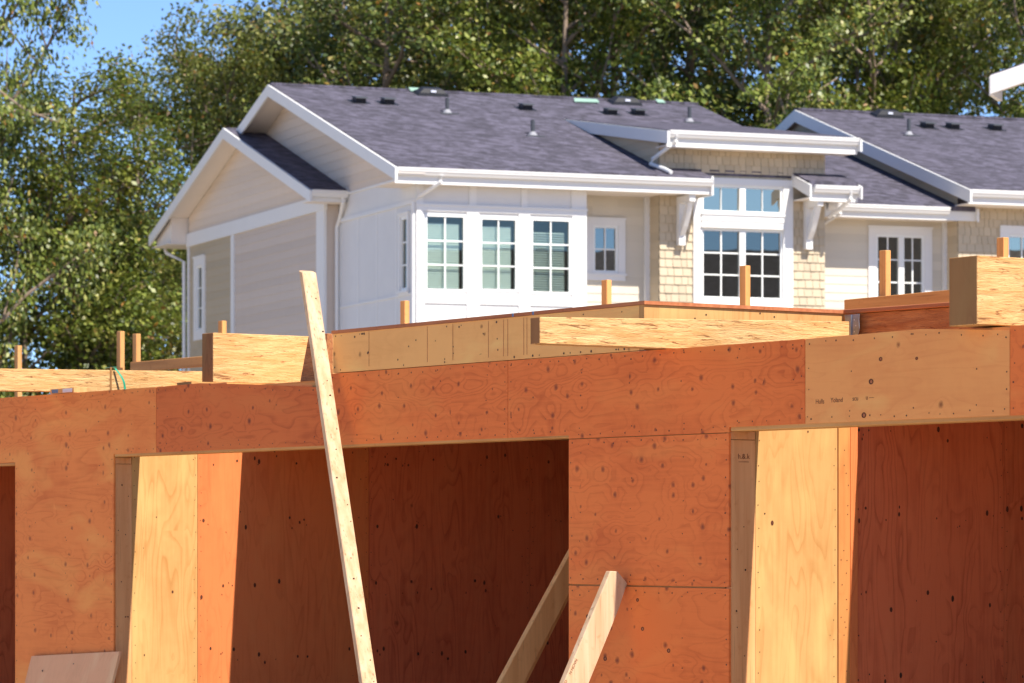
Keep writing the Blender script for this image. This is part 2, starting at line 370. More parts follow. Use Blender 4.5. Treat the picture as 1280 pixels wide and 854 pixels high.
# ================================================================ UNFINISHED BUILDING (foreground)
W0 = Vector((0.2777, 18.1214, 0)); WROT = R(-55.034)
WT = Vector((0.57309, -0.81949, 0)); WM = Vector((0.81949, 0.57309, 0))
def wall_at(s, q, z=0): return W0+WT*s+WM*q+Vector((0, 0, z))
bld = empty('unfinished_building', W0, WROT, 'unfinished wood framed building clad in orange plywood with wide open doorways', 'building')
rng = random.Random(7)

def front_panel(name, poly, mat, nails=True, q0=0.0, q1=0.012, knots=()):
    b = MB(); b.prism(poly, 'y', q0, q1, 0)
    ss = [p[0] for p in poly]; zs = [p[1] for p in poly]
    def inside(x, z):
        c = False; n = len(poly)
        for i in range(n):
            (x0, z0), (x1, z1) = poly[i], poly[(i+1) % n]
            if (z0 > z) != (z1 > z) and x < (x1-x0)*(z-z0)/(z1-z0)+x0: c = not c
        return c
    if nails:
        n = len(poly)
        for i in range(n):                                   # edge nailing follows the outline
            (x0, z0), (x1, z1) = poly[i], poly[(i+1) % n]; L = math.hypot(x1-x0, z1-z0)
            if L < 0.08: continue
            nx, nz = -(z1-z0)/L, (x1-x0)/L
            k = 0.03
            while k < L-0.02:
                off = 0.016+rng.random()*0.012
                for sg in (1, -1):
                    x, z = x0+(x1-x0)*k/L+nx*off*sg, z0+(z1-z0)*k/L+nz*off*sg
                    if inside(x, z):
                        b.disc((x, q0-0.0012, z), 0.0028+rng.random()*0.0018, 'y', mi=1); break
                k += 0.07+rng.random()*0.08
        x = math.floor(min(ss)/0.406)*0.406+0.1                # field nailing on the studs
        while x < max(ss):
            z = min(zs)+0.05
            while z < max(zs):
                xx = x+rng.uniform(-.012, .012)
                if inside(xx, z) and rng.random() < 0.8: b.disc((xx, q0-0.0012, z), 0.0028+rng.random()*0.0018, 'y', mi=1)
                z += 0.11+rng.random()*0.1
            x += 0.406
    for (x, z, r) in knots:
        b.disc((x, q0-0.001, z), r, 'y', mi=2, n=10, sx=1.0, sz=0.8); b.disc((x+r*0.15, q0-0.0016, z), r*0.5, 'y', mi=3, n=9)
    return b.build(name, [mat, 'nail', 'knot', 'edge'], bld)

front_panel('wall_panel', [(-9.0, 2.536), (-4.083, 2.532), (-4.083, 2.153), (-4.589, 2.153), (-4.589, 0.02), (-5.843, 0.02), (-5.843, 2.129), (-9.0, 2.129)], 'ply_gold')
front_panel('header_panel', [(-4.079, 2.531), (-3.577, 2.536), (-3.0, 2.508), (-2.333, 2.470), (-2.2, 2.462), (-2.2, 2.152), (-4.079, 2.153)], 'ply_brown')
front_panel('header_panel', [(-2.197, 2.535), (-0.522, 2.537), (-0.522, 2.151), (-2.197, 2.152)], 'ply_red')
front_panel('header_panel', [(-0.518, 2.5365), (1.809, 2.538), (1.809, 2.158), (1.262, 2.157), (1.262, 2.133), (0.0, 2.134), (0.0, 2.151), (-0.518, 2.151)], 'ply_red')
pale = front_panel('header_panel', [(1.813, 2.538), (2.6, 2.545), (3.155, 2.514), (3.155, 2.156), (1.813, 2.158)], 'ply_tan',
                   knots=[(2.330, 2.426, 0.012), (2.266, 2.330, 0.016), (2.568, 2.419, 0.009), (2.217, 2.184, 0.016)])
tag(pale, 'pale tan plywood header panel with handwriting')
front_panel('header_panel', [(3.159, 2.53), (6.0, 2.53), (6.0, 2.155), (3.159, 2.155)], 'ply_red')
front_panel('column_panel', [(0.0, 2.130), (1.26, 2.129), (1.26, 1.420), (0.0, 1.424)], 'ply_red')
front_panel('column_panel', [(0.0, 1.416), (1.26, 1.412), (1.26, 0.02), (0.0, 0.02)], 'ply_red', knots=[(0.159, 1.266, 0.015), (0.27, 1.144, 0.013), (0.56, 1.352, 0.011), (0.60, 1.215, 0.012), (0.804, 1.116, 0.013), (0.30, 1.066, 0.014)])

# framing behind the sheathing
fr = MB()
fr.box(-9.0, 6.0, 0.013, 0.122, 2.165, 2.455)
fr.box(-9.0, -2.36, 0.0135, 0.122, 2.4555, 2.4975)
fr.box(-2.30, 6.0, 0.0135, 0.122, 2.4555, 2.4975)
fr.box(-5.83, -4.63, 0.013, 0.122, 0.0, 2.164)
fr.box(0.012, 1.216, 0.013, 0.122, 0.0, 2.164)
fr.box(-9.0, 6.0, 0.123, 0.190, 2.33, 2.515)
fr.build('framing', 'plate', bld)
tp = MB(); tp.box(-9.0, -3.3, 0.0125, 0.16, 2.498, 2.530); tp.box(-2.32, 6.0, 0.0125, 0.16, 2.498, 2.530); tp.build('top_plate', 'plate', bld)
for s0, s1 in ((-9.0, -5.85), (-4.585, -0.004), (1.268, 6.0)):
    b = MB(); b.box(s0, s1, 0.004, 0.118, 2.138 if s0 > -6 else 2.112, 2.1635 if s0 > -6 else 2.1285)
    b.build('header_plate', 'plate', bld, bevel=0.003)
# jambs: the returns of the two openings that face right
for s, d, zt in ((-4.589, 0.122, 2.095), (1.262, 0.155, 2.098)):
    b = MB(); b.box(s-0.038, s, 0.014, d, 0.0, zt)
    for _ in range(9): b.disc((s+0.001, 0.02+rng.random()*0.09, 0.7+rng.random()*1.4), 0.003+rng.random()*0.003, 'x', mi=1)
    b.build('jamb', ['jamb', 'nail'], bld)
    b = MB(); b.box(s-0.038, s+0.002, 0.014, d-0.004, zt+0.003, zt+0.040); b.build('jamb_block', 'jamb', bld)

def side_panel(s, q0, q1, z0, z1, mat, th=0.012, nails=True, label=None):
    b = MB(); b.box(s-th, s, q0, q1, z0, z1)
    if nails:
        for qe in (q0+0.018, q1-0.018):
            z = z0+0.05
            while z < z1:
                b.disc((s+0.0012, qe+rng.uniform(-.006, .006), z), 0.0030, 'x', mi=1); z += 0.07+rng.random()*0.05
        zz = 0.55
        while zz < z1:
            for _ in range(int((q1-q0)*(4 if mat == 'ply_pale' else 12))):
                if rng.random() < 0.75: b.disc((s+0.0012, rng.uniform(q0, q1), zz+rng.uniform(-.05, .05)), rng.choice((0.003, 0.0045, 0.007, 0.009)), 'x', mi=2 if rng.random() < .6 else 1, sz=rng.uniform(1.0, 1.9))
            zz += 0.40
        for _ in range(int((q1-q0)*14)): b.disc((s+0.0012, rng.uniform(q0+.02, q1-.02), rng.uniform(z0, z1)), rng.uniform(.002, .0045), 'x', mi=1)
    o = b.build('party_wall_panel', [mat, 'nail', 'knot'], bld)
    if label: o['label'] = label
    return o
ZT = 2.29
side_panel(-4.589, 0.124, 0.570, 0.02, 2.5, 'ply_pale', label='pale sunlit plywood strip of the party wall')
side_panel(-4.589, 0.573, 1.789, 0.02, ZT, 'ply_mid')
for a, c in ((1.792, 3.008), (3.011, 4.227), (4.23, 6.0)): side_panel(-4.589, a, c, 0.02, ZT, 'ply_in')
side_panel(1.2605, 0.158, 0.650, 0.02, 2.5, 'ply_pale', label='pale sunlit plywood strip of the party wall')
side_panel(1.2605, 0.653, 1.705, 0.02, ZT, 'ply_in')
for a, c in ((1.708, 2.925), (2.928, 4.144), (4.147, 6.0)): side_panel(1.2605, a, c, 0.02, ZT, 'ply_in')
b = MB(); b.box(1.2615, 1.2655, 0.6535, 0.724, 0.02, ZT)
for _ in range(22): b.disc((1.2667, rng.uniform(.66, .715), rng.uniform(.8, 2.2)), .003, 'x', mi=1)
b.build('party_wall_batten', ['ply_orange', 'nail'], bld)
b = MB(); b.box(1.2615, 1.2690, 0.7245, 0.768, 0.02, ZT); b.build('party_wall_stud', 'ply_mid', bld)
for s1 in (-4.602, 1.2475):
    b = MB(); b.box(s1-0.12, s1, 0.19, 6.0, 0.0, ZT); b.build('party_wall', 'plate', bld)
b = MB(); b.box(-9.3, -9.2, 0.124, 6.0, 0.0, ZT); b.build('party_wall', 'ply_in', bld)
b = MB(); b.box(6.0, 6.1, 0.0, 6.0, 0.0, ZT); b.build('party_wall', 'ply_in', bld)
b = MB(); b.box(-9.3, 6.1, 6.0, 6.1, 0.0, ZT); b.build('back_wall', 'ply_in', bld)
b = MB(); b.box(-9.3, 0.0, 0.905, 6.1, ZT+0.01, 2.528); b.box(0.003, 6.1, 0.800, 6.1, ZT+0.01, 2.528); b.build('upper_floor', ['rim'], bld)
b = MB(); b.box(-9.3, 6.1, 0.0, 6.1, 0.0, 0.015); b.build('floor_slab', plain('slab_concrete', (0.33, 0.31, 0.29), 0.9), bld)
b = MB(); b.box(-4.80, -4.625, 0.55, 4.5, 2.5285, 2.598); b.build('top_plate', 'plate', bld)
# raised rim box on top of the wall
b = MB(); b.prism([(-2.16, 2.539), (0.572, 2.541), (0.572, 2.756), (-2.16, 2.748)], 'y', 0.0, 0.038)
for _ in range(46): b.disc((rng.uniform(-2.15, .5), -0.0012, rng.choice((2.553, 2.735, rng.uniform(2.55, 2.74)))), rng.uniform(.003, .007), 'y', mi=1)
for _ in range(9):
    x = rng.uniform(-2.1, 0.2); b.add([(x, -.0011, 2.56), (x+.004, -.0011, 2.56), (x+.003, -.0011, 2.745), (x, -.0011, 2.745)], [(0, 1, 2, 3)], 2)
b.build('rim_board', ['rim', 'nail', 'edge'], bld)
b = MB(); b.box(0.574, 0.612, 0.0, 1.272, 2.541, 2.757)
for _ in range(9): b.disc((0.6132, rng.uniform(.1, 1.2), rng.uniform(2.66, 2.75)), .005, 'x', mi=1)
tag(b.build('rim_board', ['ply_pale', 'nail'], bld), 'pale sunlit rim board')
b = MB(); b.box(-2.16, -2.122, 0.039, 1.272, 2.539, 2.748); b.build('rim_board', 'rim', bld)
b = MB(); b.hexa([(-2.168, -.006, 2.749), (0.622, -.006, 2.758), (0.622, 1.30, 2.758), (-2.168, 1.30, 2.749), (-2.168, -.006, 2.766), (0.622, -.006, 2.775), (0.622, 1.30, 2.775), (-2.168, 1.30, 2.766)])
b.box(-0.475, -0.462, -.0075, 0.02, 2.7545, 2.7715, 1); b.box(-0.30, -0.287, -.0075, 0.02, 2.755, 2.772, 1)
b.build('subfloor', ['edge', 'bluelab'], bld)

def text_on(parent, body, size, s, q, z, rot, mat='ink', extr=0.0003, name='writing'):
    cu = bpy.data.curves.new(name, 'FONT'); cu.body = body; cu.size = size; cu.extrude = extr
    tmp = bpy.data.objects.new(name, cu); scene.collection.objects.link(tmp)
    dg = bpy.context.evaluated_depsgraph_get(); me = bpy.data.meshes.new_from_object(tmp.evaluated_get(dg))
    bpy.data.objects.remove(tmp)
    me.materials.clear(); me.materials.append(M[mat])
    o = bpy.data.objects.new(name, me); scene.collection.objects.link(o); o.parent = parent
    o.location = (s, q, z); o.rotation_euler = rot; return o
text_on(pale, 'Hulls', 0.030, 1.885, -0.0008, 2.244, (R(90), 0, 0))
text_on(pale, 'Yoland', 0.030, 1.990, -0.0008, 2.247, (R(90), 0, 0))
text_on(pale, 'scu', 0.030, 2.140, -0.0008, 2.250, (R(90), 0, 0))
text_on(pale, 'u \u2014', 0.030, 2.230, -0.0008, 2.252, (R(90), 0, 0))
jb = [o for o in bld.children if o.name.startswith('jamb')]
text_on(jb[2], 'h.&.k', 0.034, 1.2638, 0.050, 2.012, (R(90), 0, R(90)))
text_on(jb[2], '\u2014\u2014', 0.030, 1.2638, 0.055, 1.990, (R(90), 0, R(90)))

# ---------------------------------------------------------------- loose timber on and around the wall
def loose(name, b, mats, s, q, z, label, cat, group=None, bevel=0.003):
    o = b.build(name, mats, None, bevel, wall_at(s, q, z), WROT); return tag(o, label, cat, group)
def beam(w, L, zb0, zb1, zt0, zt1):
    b = MB(); b.hexa([(0, 0, zb0), (w, 0, zb0), (w, L, zb1), (0, L, zb1), (0, 0, zt0), (w, 0, zt0), (w, L, zt1), (0, L, zt1)], 0, [0, 0, 1, 0, 1, 0]); return b
loose('laminated_beam', beam(0.135, 3.2, 0, 0, .298, .298), ['lsl', 'endgrain'], -4.785, 0.715, 2.600, 'thick pale strand beam with dark end, behind the tall leaning brace', 'beam', 'engineered beams lying on the wall')
loose('laminated_beam', beam(0.10, 3.6, -.006, .030, .122, .178), ['lsl', 'endgrain'], -5.60, -1.6, 2.545, 'long low strand beam with the green strap, at the far left', 'beam', 'engineered beams lying on the wall')
loose('laminated_beam', beam(0.078, 1.858, 0, .002, .124, .168), ['lsl', 'endgrain'], 0.699, -0.725, 2.5400, 'slender strand beam jutting past the wall face under the pale rim board', 'beam', 'engineered beams lying on the wall')
loose('laminated_beam', beam(0.178, 3.0, 0, .004, .290, .296), ['lsl', 'endgrain'], 2.876, -0.090, 2.5390, 'thickest strand beam with broad brown end, at the right edge', 'beam', 'engineered beams lying on the wall')
jo = empty('floor_joist', wall_at(0.64, 1.25, 2.528), WROT, 'reddish shaded joist with grey metal hanger beside the right beam', 'joist')
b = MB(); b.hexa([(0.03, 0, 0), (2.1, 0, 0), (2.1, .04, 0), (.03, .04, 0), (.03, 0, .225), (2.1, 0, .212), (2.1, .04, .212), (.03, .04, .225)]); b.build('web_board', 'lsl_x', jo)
b = MB(); b.hexa([(-.05, -.025, .229), (2.1, -.025, .215), (2.1, .09, .215), (-.05, .09, .229), (-.05, -.025, .250), (2.1, -.025, .238), (2.1, .09, .238), (-.05, .09, .250)]); b.build('top_flange', 'edge', jo, 0.003)
b = MB(); b.box(-.05, -.015, -.02, .04, .15, .228); b.build('end_block', 'rail', jo)
hb_ = MB()
prof = [(0.0, 0.0), (0.10, 0.0), (0.105, .03), (0.098, .06), (0.108, .09), (0.102, .12), (0.112, .15), (0.108, .19), (0.112, .222), (0.0, .222), (0.006, .19), (-.004, .16), (0.004, .13), (-.006, .09), (0.004, .05)]
hb_.prism(prof, 'y', -.034, -.030); hb_.prism([(0.046, .0), (.056, .0), (.056, .22), (.046, .22)], 'y', -.040, -.034)
for k in range(7): hb_.disc((0.075+0.012*(k % 2), -.0405+.006, .02+k*.029), .004, 'y', mi=1)
hb_.build('joist_hanger', ['steel', 'white'], jo)

b = MB(); b.prism([(-2.985, 0.0), (-2.70, 0.0), (-2.70, .257), (-2.892, .262)], 'y', 0.0, .04)  # added dark piece, shaped like the slanted shadow on the thick beam
o = loose('beam_shade_piece', b, ['lsl_x'], 0.0, 0.30, 2.53, 'reddish strand piece added as the slanted shadow on the beam, just behind the tall leaning brace', 'offcut')
# green strap looped over the low beam
st = MB(); pts = []
for k in range(15):
    t_ = k/14; z = 0.165-0.14*t_; pts.append((0.012+0.036*math.sin(min(1, t_*1.25)*math.pi*.62), 0.05*math.sin(t_*1.6), z))
for i in range(14):
    p, q_ = pts[i], pts[i+1]
    st.add([(p[0], p[1]-.007, p[2]), (p[0], p[1]+.007, p[2]), (q_[0], q_[1]+.007, q_[2]), (q_[0], q_[1]-.007, q_[2]), (p[0]+.002, p[1]-.007, p[2]), (p[0]+.002, p[1]+.007, p[2]), (q_[0]+.002, q_[1]+.007, q_[2]), (q_[0]+.002, q_[1]-.007, q_[2])], [(0, 1, 2, 3), (7, 6, 5, 4), (0, 3, 7, 4), (1, 5, 6, 2)])
st.box(0.001, 0.004, -.030, -.018, .03, .172, 1); st.box(-.10, 0.012, -.012, .012, .171, .174)
loose('packing_strap', st, ['strap', 'endgrain'], -5.499, 0.505, 2.545, 'loose green plastic packing strap looped over the low left beam', 'strap', bevel=0)
b = MB(); b.box(0, .30, 0, .09, 0, .030); b.box(.02, .10, -.0015, 0, .004, .026, 1); b.box(.16, .28, -.0015, 0, .004, .026, 2)
loose('wood_offcut', b, ['stud_z', 'bluelab', 'label'], -5.42, 0.02, 2.5365, 'small offcut with blue and white labels in the gap under the left beam', 'offcut')

# braces
b = MB(); zt, w_, s1, q1 = 3.09, 0.020, -1.335, 0.309     # leans back so that it rests against the top of the wall
b.hexa([(-w_, -.092, 0), (w_, -.092, 0), (w_, -.003, 0), (-w_, -.003, 0), (s1-w_, q1-.092, zt+.012), (s1+w_, q1-.092, zt), (s1+w_, q1-.003, zt), (s1-w_, q1-.003, zt+.012)])
for k in range(16):
    z = 0.9+k*.135+rng.uniform(-.03, .03); b.disc((s1*z/zt+w_+.0012, q1*z/zt+rng.uniform(-.08, -.015), z), rng.choice((.004, .0045, .007)), 'x', mi=1)
loose('wall_brace', b, ['brace', 'nail'], -1.040, -0.290, 0.0, 'tall pale stud leaning up past the wall top beside the dark doorway', 'brace', bevel=0.004)

b = MB(); b.prism([(-.003, 1.432), (-.060, 1.488), (-.103, 1.490), (-.880, 0.0), (-.715, 0.0), (-.050, 1.315)], 'x', 0, .038)
o = loose('kicker_brace', b, ['brace'], 0.445, 0.0, 0.0, 'short pale diagonal brace propped against the orange column', 'brace', bevel=0.003)
text_on(o, 'N NOVN', 0.020, 0.0388, -0.337, 1.000, (R(90), R(-60), R(90)), name='grade_stamp')
text_on(o, 'CO', 0.020, 0.0388, -0.372, 0.945, (R(90), R(-60), R(90)), name='grade_stamp')
b = MB(); b.prism([(.84, 1.79), (.90, 1.70), (-.16, 0.0), (-.353, 0.0)], 'x', 0, .038)
b.prism([(.902, 1.70), (.93, 1.69), (-.125, 0.0), (-.158, 0.0)], 'x', -.05, .012)
loose('kicker_brace', b, ['brace_orange'], -0.988, 0.0, 0.0, 'shaded diagonal brace inside the dark doorway behind the column', 'brace')
b = MB(); b.hexa([(0, -.30, 0), (1.09, -.30, 0), (1.09, -.28, 0), (0, -.28, 0), (-.02, -.022, .938), (1.085, -.022, .992), (1.085, -.004, .992), (-.02, -.004, .938)])
for _ in range(7):
    z = rng.uniform(.7, .92); b.disc((rng.uniform(.05, 1.0), -.30+.2755*z/.965*1.022-.004, z), .007, 'y', mi=1)
loose('plywood_sheet', b, ['ply_grey', 'nail'], -5.566, 0.0, 0.0, 'greyish pink plywood sheet leaning on the left column', 'plywood sheet', bevel=0.001)
b = MB(); b.hexa([(0, 0, 0), (.09, 0, 0), (.09, .04, 0), (0, .04, 0), (-.16, .3, .98), (-.07, .3, .94), (-.07, .34, .94), (-.16, .34, .98)])
loose('scrap_board', b, ['rail'], -6.05, 0.25, 0.0, 'short scrap board leaning in the dark doorway at the far left', 'board')
# edge-protection posts and rails at the back of the deck
posts = [(-12.60, .735, 'leftmost of all, before the trees'), (-10.87, .770, 'taller of the close pair before the trees'), (-10.614, .738, 'lower of the close pair before the trees'),
         (-9.304, .773, 'just above the thick beam, before the olive wall'), (-6.816, .787, 'in front of the bay side window corner'), (-4.459, .792, 'below the small square window'),
         (-3.036, .795, 'in front of the tall window'), (-1.732, .802, 'in front of the sliding door'), (-0.728, .808, 'before the right end window')]
proto = None
for s_, h_, lab in posts:
    if proto is None:
        b = MB(); b.box(-.030, .030, 0, .040, 0, 1.0, 0); proto = b.build('guard_post', 'post_side', None, 0.003)
        o = proto
    else:
        o = proto.copy(); scene.collection.objects.link(o)
    o.location = wall_at(s_, 3.5, 2.528); o.rotation_euler = (0, 0, WROT); o.scale = (1, 1, h_)
    tag(o, 'upright wood guard post '+lab, 'post', 'guard posts along the deck edge')
b = MB(); b.box(0, 4.05, -.038, 0, 0, .078); loose('guard_rail', b, ['rail'], -10.61, 3.498, 2.965, 'brown horizontal guard rail behind the left beam', 'rail', 'guard rails')
b = MB(); b.hexa([(0, -.038, 0), (3.2, -.038, .02), (3.2, 0, .02), (0, 0, 0), (0, -.038, .080), (3.2, -.038, .10), (3.2, 0, .10), (0, 0, .080)])
loose('guard_rail', b, ['rail'], -2.03, 3.498, 2.978, 'orange brown guard rail below the sliding door', 'rail', 'guard rails')
b = MB(); b.box(0, 0.74, -.03, .03, 0, .44); loose('guard_board', b, ['post_side'], -2.03, 3.60, 2.53, 'short paler board under the right guard rail', 'board')

# ================================================================ TOWNHOUSES
HO = Vector((-1.5925, 62.0, 0)); HROT = R(20.9)
def clip_band(poly, z0, z1):
    def cut(P, zc, keep_above):
        out = []
        for i in range(len(P)):
            a, c = P[i], P[(i+1) % len(P)]
            ina = (a[1] >= zc) if keep_above else (a[1] <= zc); inc = (c[1] >= zc) if keep_above else (c[1] <= zc)
            if ina: out.append(a)
            if ina != inc:
                t_ = (zc-a[1])/(c[1]-a[1]); out.append((a[0]+(c[0]-a[0])*t_, zc))
        return out
    P = cut(poly, z0, True)
    return cut(P, z1, False) if len(P) > 2 else []
def laps(mb, poly, e=0.15, th=0.009, y=0.0):                  # overlapping boards, each tilted with a bottom lip; faces -y
    zmin = min(p[1] for p in poly); zmax = max(p[1] for p in poly)
    k = math.floor(zmin/e)
    while k*e < zmax:
        z0, z1 = max(k*e, zmin), min((k+1)*e, zmax); P = clip_band(poly, z0, z1)
        if len(P) > 2:
            yy = lambda z: y-th*(1-(z-k*e)/e)
            vs_ = [(p[0], yy(p[1]), p[1]) for p in P]; n = len(P); fs = [tuple(range(n))]
            low = sorted([p[0] for p in P if abs(p[1]-z0) < 1e-6])
            if len(low) >= 2 and abs(z0-k*e) < 1e-6:
                vs_ += [(low[0], yy(z0), z0), (low[-1], yy(z0), z0), (low[-1], y, z0), (low[0], y, z0)]; fs.append((n, n+1, n+2, n+3))
            mb.add(vs_, fs, 0)
        k += 1
def shakes(mb, x0, x1, z0, z1, rnd, e=0.15, th=0.018, y=0.0):
    mb.add([(x0, y-.001, z0), (x1, y-.001, z0), (x1, y-.001, z1), (x0, y-.001, z1)], [(0, 1, 2, 3)], 1)
    k = math.floor(z0/e)
    while k*e < z1:
        a, c = max(k*e, z0), min((k+1)*e, z1); x = x0
        while x < x1-1e-4:
            w = rnd.uniform(.09, .18); xr = min(x+w, x1)
            if x1-xr < .05: xr = x1
            t2 = th+rnd.uniform(-.004, .004); f0 = 1-(a-k*e)/e; f1 = 1-(c-k*e)/e
            y0, y1 = y-t2*f0-.003, y-t2*f1-.003; g = .004
            mb.add([(x+g, y0, a), (xr-g, y0, a), (xr-g, y1, c), (x+g, y1, c), (x+g, y, a), (xr-g, y, a), (x+g, y, c), (xr-g, y, c)], [(0, 1, 2, 3), (0, 4, 5, 1), (0, 3, 6, 4), (1, 5, 7, 2)], 0)
            x = xr
        k += 1
def rects(x0, x1, z0, z1, holes):
    xs = sorted({x0, x1, *[h[0] for h in holes], *[h[1] for h in holes]}); out = []
    for a, c in zip(xs[:-1], xs[1:]):
        zs = [(z0, z1)]
        for h in holes:
            if h[0] < c-1e-6 and h[1] > a+1e-6:
                zs = [s_ for lo, hi in zs for s_ in ((lo, min(hi, h[2])), (max(lo, h[3]), hi)) if s_[1]-s_[0] > 1e-4]
        out += [(a, c, lo, hi) for lo, hi in zs]
    return out
def side_xf(a):                                                # a wall running back along +y at x=a that faces -x: (d, n, z) -> house frame
    return lambda p: (a+p[1], p[0], p[2])
def front_xf(b): return lambda p: (p[0], b+p[1], p[2])

def window(house, xf, x0, x1, z0, z1, cols, rows, glass='glass', trim=0.09, mullion=None, blinds=None, sill=True, room=True, bar=.012, frame_w=0.045, hood=True):
    f = MB(xf)                                                 # outer trim boards
    tw = trim
    if trim:
        f.box(x0-tw, x0, -.035, .02, z0-tw, z1+tw); f.box(x1, x1+tw, -.035, .02, z0-tw, z1+tw)
        f.box(x0, x1, -.035, .02, z1, z1+tw); f.box(x0, x1, -.035, .02, z0-tw, z0)
        if sill: f.box(x0-tw-.02, x1+tw+.02, -.06, -.0355, z0-.045, z0-.005)
        if hood: f.box(x0-tw-.01, x1+tw+.01, -.055, -.0355, z1+tw-.03, z1+tw+.004)
    win = f.build('window', 'white', house)
    g = MB(xf); fw = frame_w
    g.box(x0, x0+fw, -.012, .05, z0, z1); g.box(x1-fw, x1, -.012, .05, z0, z1)
    g.box(x0+fw, x1-fw, -.012, .05, z1-fw, z1); g.box(x0+fw, x1-fw, -.012, .05, z0, z0+fw)
    lites = [(x0+fw, x1-fw)]
    if mullion: g.box(mullion-.055, mullion+.055, -.03, .05, z0+fw, z1-fw); lites = [(x0+fw, mullion-.055), (mullion+.055, x1-fw)]
    for (l, r) in lites:
        for c in range(1, cols):
            x = l+(r-l)*c/cols; g.box(x-bar, x+bar, .003, .018, z0+fw, z1-fw)
        for r_ in range(1, rows):
            z = z0+fw+(z1-z0-2*fw)*r_/rows; g.box(l, r, .0045, .0165, z-.012, z+.012)
    g.build('frame', 'vinyl', win)
    p = MB(xf); p.box(x0+fw*.5, x1-fw*.5, .022, .028, z0+fw*.5, z1-fw*.5); p.build('pane', glass, win)
    if blinds:
        top, bot, tilt = blinds
        s_ = MB(xf); z = z0+.03
        zt_ = z0+(z1-z0)*top; z = z0+(z1-z0)*bot
        while z < zt_:
            s_.hexa([(x0+.05, .075, z), (x1-.10, .075, z), (x1-.10, .075+.042*math.cos(tilt), z+.042*math.sin(tilt)), (x0+.05, .075+.042*math.cos(tilt), z+.042*math.sin(tilt)),
                     (x0+.05, .075, z+.002), (x1-.10, .075, z+.002), (x1-.10, .075+.042*math.cos(tilt), z+.044*math.sin(tilt)+.002), (x0+.05, .075+.042*math.cos(tilt), z+.044*math.sin(tilt)+.002)])
            z += .040
        s_.build('blind', 'blind', win)
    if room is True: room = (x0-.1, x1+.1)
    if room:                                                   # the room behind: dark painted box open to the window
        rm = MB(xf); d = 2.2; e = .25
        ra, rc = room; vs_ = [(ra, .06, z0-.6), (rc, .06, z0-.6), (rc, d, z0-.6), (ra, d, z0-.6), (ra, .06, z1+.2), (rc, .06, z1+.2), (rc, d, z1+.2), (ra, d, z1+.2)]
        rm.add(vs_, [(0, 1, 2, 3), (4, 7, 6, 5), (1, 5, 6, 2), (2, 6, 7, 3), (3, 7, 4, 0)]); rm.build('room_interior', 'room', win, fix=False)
    return win

GP = [(.0, .0), (-.12, -.0), (-.12, -.022), (-.105, -.034), (-.108, -.055), (-.085, -.09), (-.07, -.12), (.0, -.12)]   # gutter profile (forward, down)
def gutter(house, a0, a1, b_, z_top, name='gutter'):
    g = MB(); g.prism([(b_+.12+y, z_top+z) for y, z in GP], 'x', a0, a1); return g.build(name, 'white', house)
def pitched(b0, z0, b1, z1, th):                               # cross-section of one slope in (b, z)
    return [(b0, z0), (b1, z1), (b1, z1-th), (b0, z0-th)]
def roof_vent(parent, a, b_, z, pitch):
    m = MB(); c, s_ = 1/math.hypot(1, pitch), pitch/math.hypot(1, pitch)
    def P(x, y, h): return (a+x, b_+y*c-h*s_, z+y*s_+h*c)
    m.hexa([P(-.10, -.10, -.02), P(.10, -.10, -.02), P(.10, .16, -.02), P(-.10, .16, -.02), P(-.09, -.10, .10), P(.09, -.10, .10), P(.09, .13, .07), P(-.09, .13, .07)])
    m.hexa([P(-.12, -.15, .101), P(.12, -.15, .101), P(.12, .15, .071), P(-.12, .15, .071), P(-.11, -.14, .125), P(.11, -.14, .125), P(.11, .14, .09), P(-.11, .14, .09)], 1)
    m.hexa([P(-.18, -.16, -.012), P(.18, -.16, -.012), P(.18, .22, -.012), P(-.18, .22, -.012), P(-.18, -.16, .008), P(.18, -.16, .008), P(.18, .22, .008), P(-.18, .22, .008)])
    return m.build('roof_vent', ['vent', 'pipe'], parent)
def turtle_vent(parent, a, b_, z, pitch):
    m = MB(); c, s_ = 1/math.hypot(1, pitch), pitch/math.hypot(1, pitch)
    def P(x, y, h): return (a+x, b_+y*c-h*s_, z+y*s_+h*c)
    m.hexa([P(-.32, -.17, -.02), P(.32, -.17, -.02), P(.32, .17, -.02), P(-.32, .17, -.02), P(-.28, -.15, .06), P(.28, -.15, .06), P(.28, .15, .06), P(-.28, .15, .06)])
    m.hexa([P(-.26, -.13, .06), P(.26, -.13, .06), P(.26, .13, .06), P(-.26, .13, .06), P(-.18, -.09, .13), P(.18, -.09, .13), P(.18, .09, .13), P(-.18, .09, .13)])
    m.box(a-.05, a+.05, b_-.16, b_-.13, z+.03, z+.07, 1)
    return m.build('roof_vent', ['vent', 'label'], parent)
def vent_pipe(parent, a, b_, z, h=.27):
    m = MB(); m.tube([(a, b_, z-.05), (a, b_, z+h)], .036, 10); m.tube([(a, b_, z-.04), (a, b_, z+.06)], [.11, .045], 10, 2)
    m.box(a-.17, a+.17, b_-.16, b_+.14, z-.045, z-.02, 0)
    return m.build('vent_pipe', ['pipe', 'steel', 'collar'], parent)
def downspout(parent, pts, w=.036):
    m = MB(); m.tube(pts, w, 8); return m.build('downspout', 'white', parent)
def soffit_slab(house, a0, a1, b0, b1, z):
    m = MB(); m.box(a0, a1, b0, b1, z, z+.018); return m.build('soffit', 'soffit', house)

P_ = 0.3065
A = empty('townhouse', HO, HROT, 'left townhouse with grey shingle roof, white window bay and tall window under a shed dormer', 'house', 'row of new townhouses')
rh = random.Random(3)
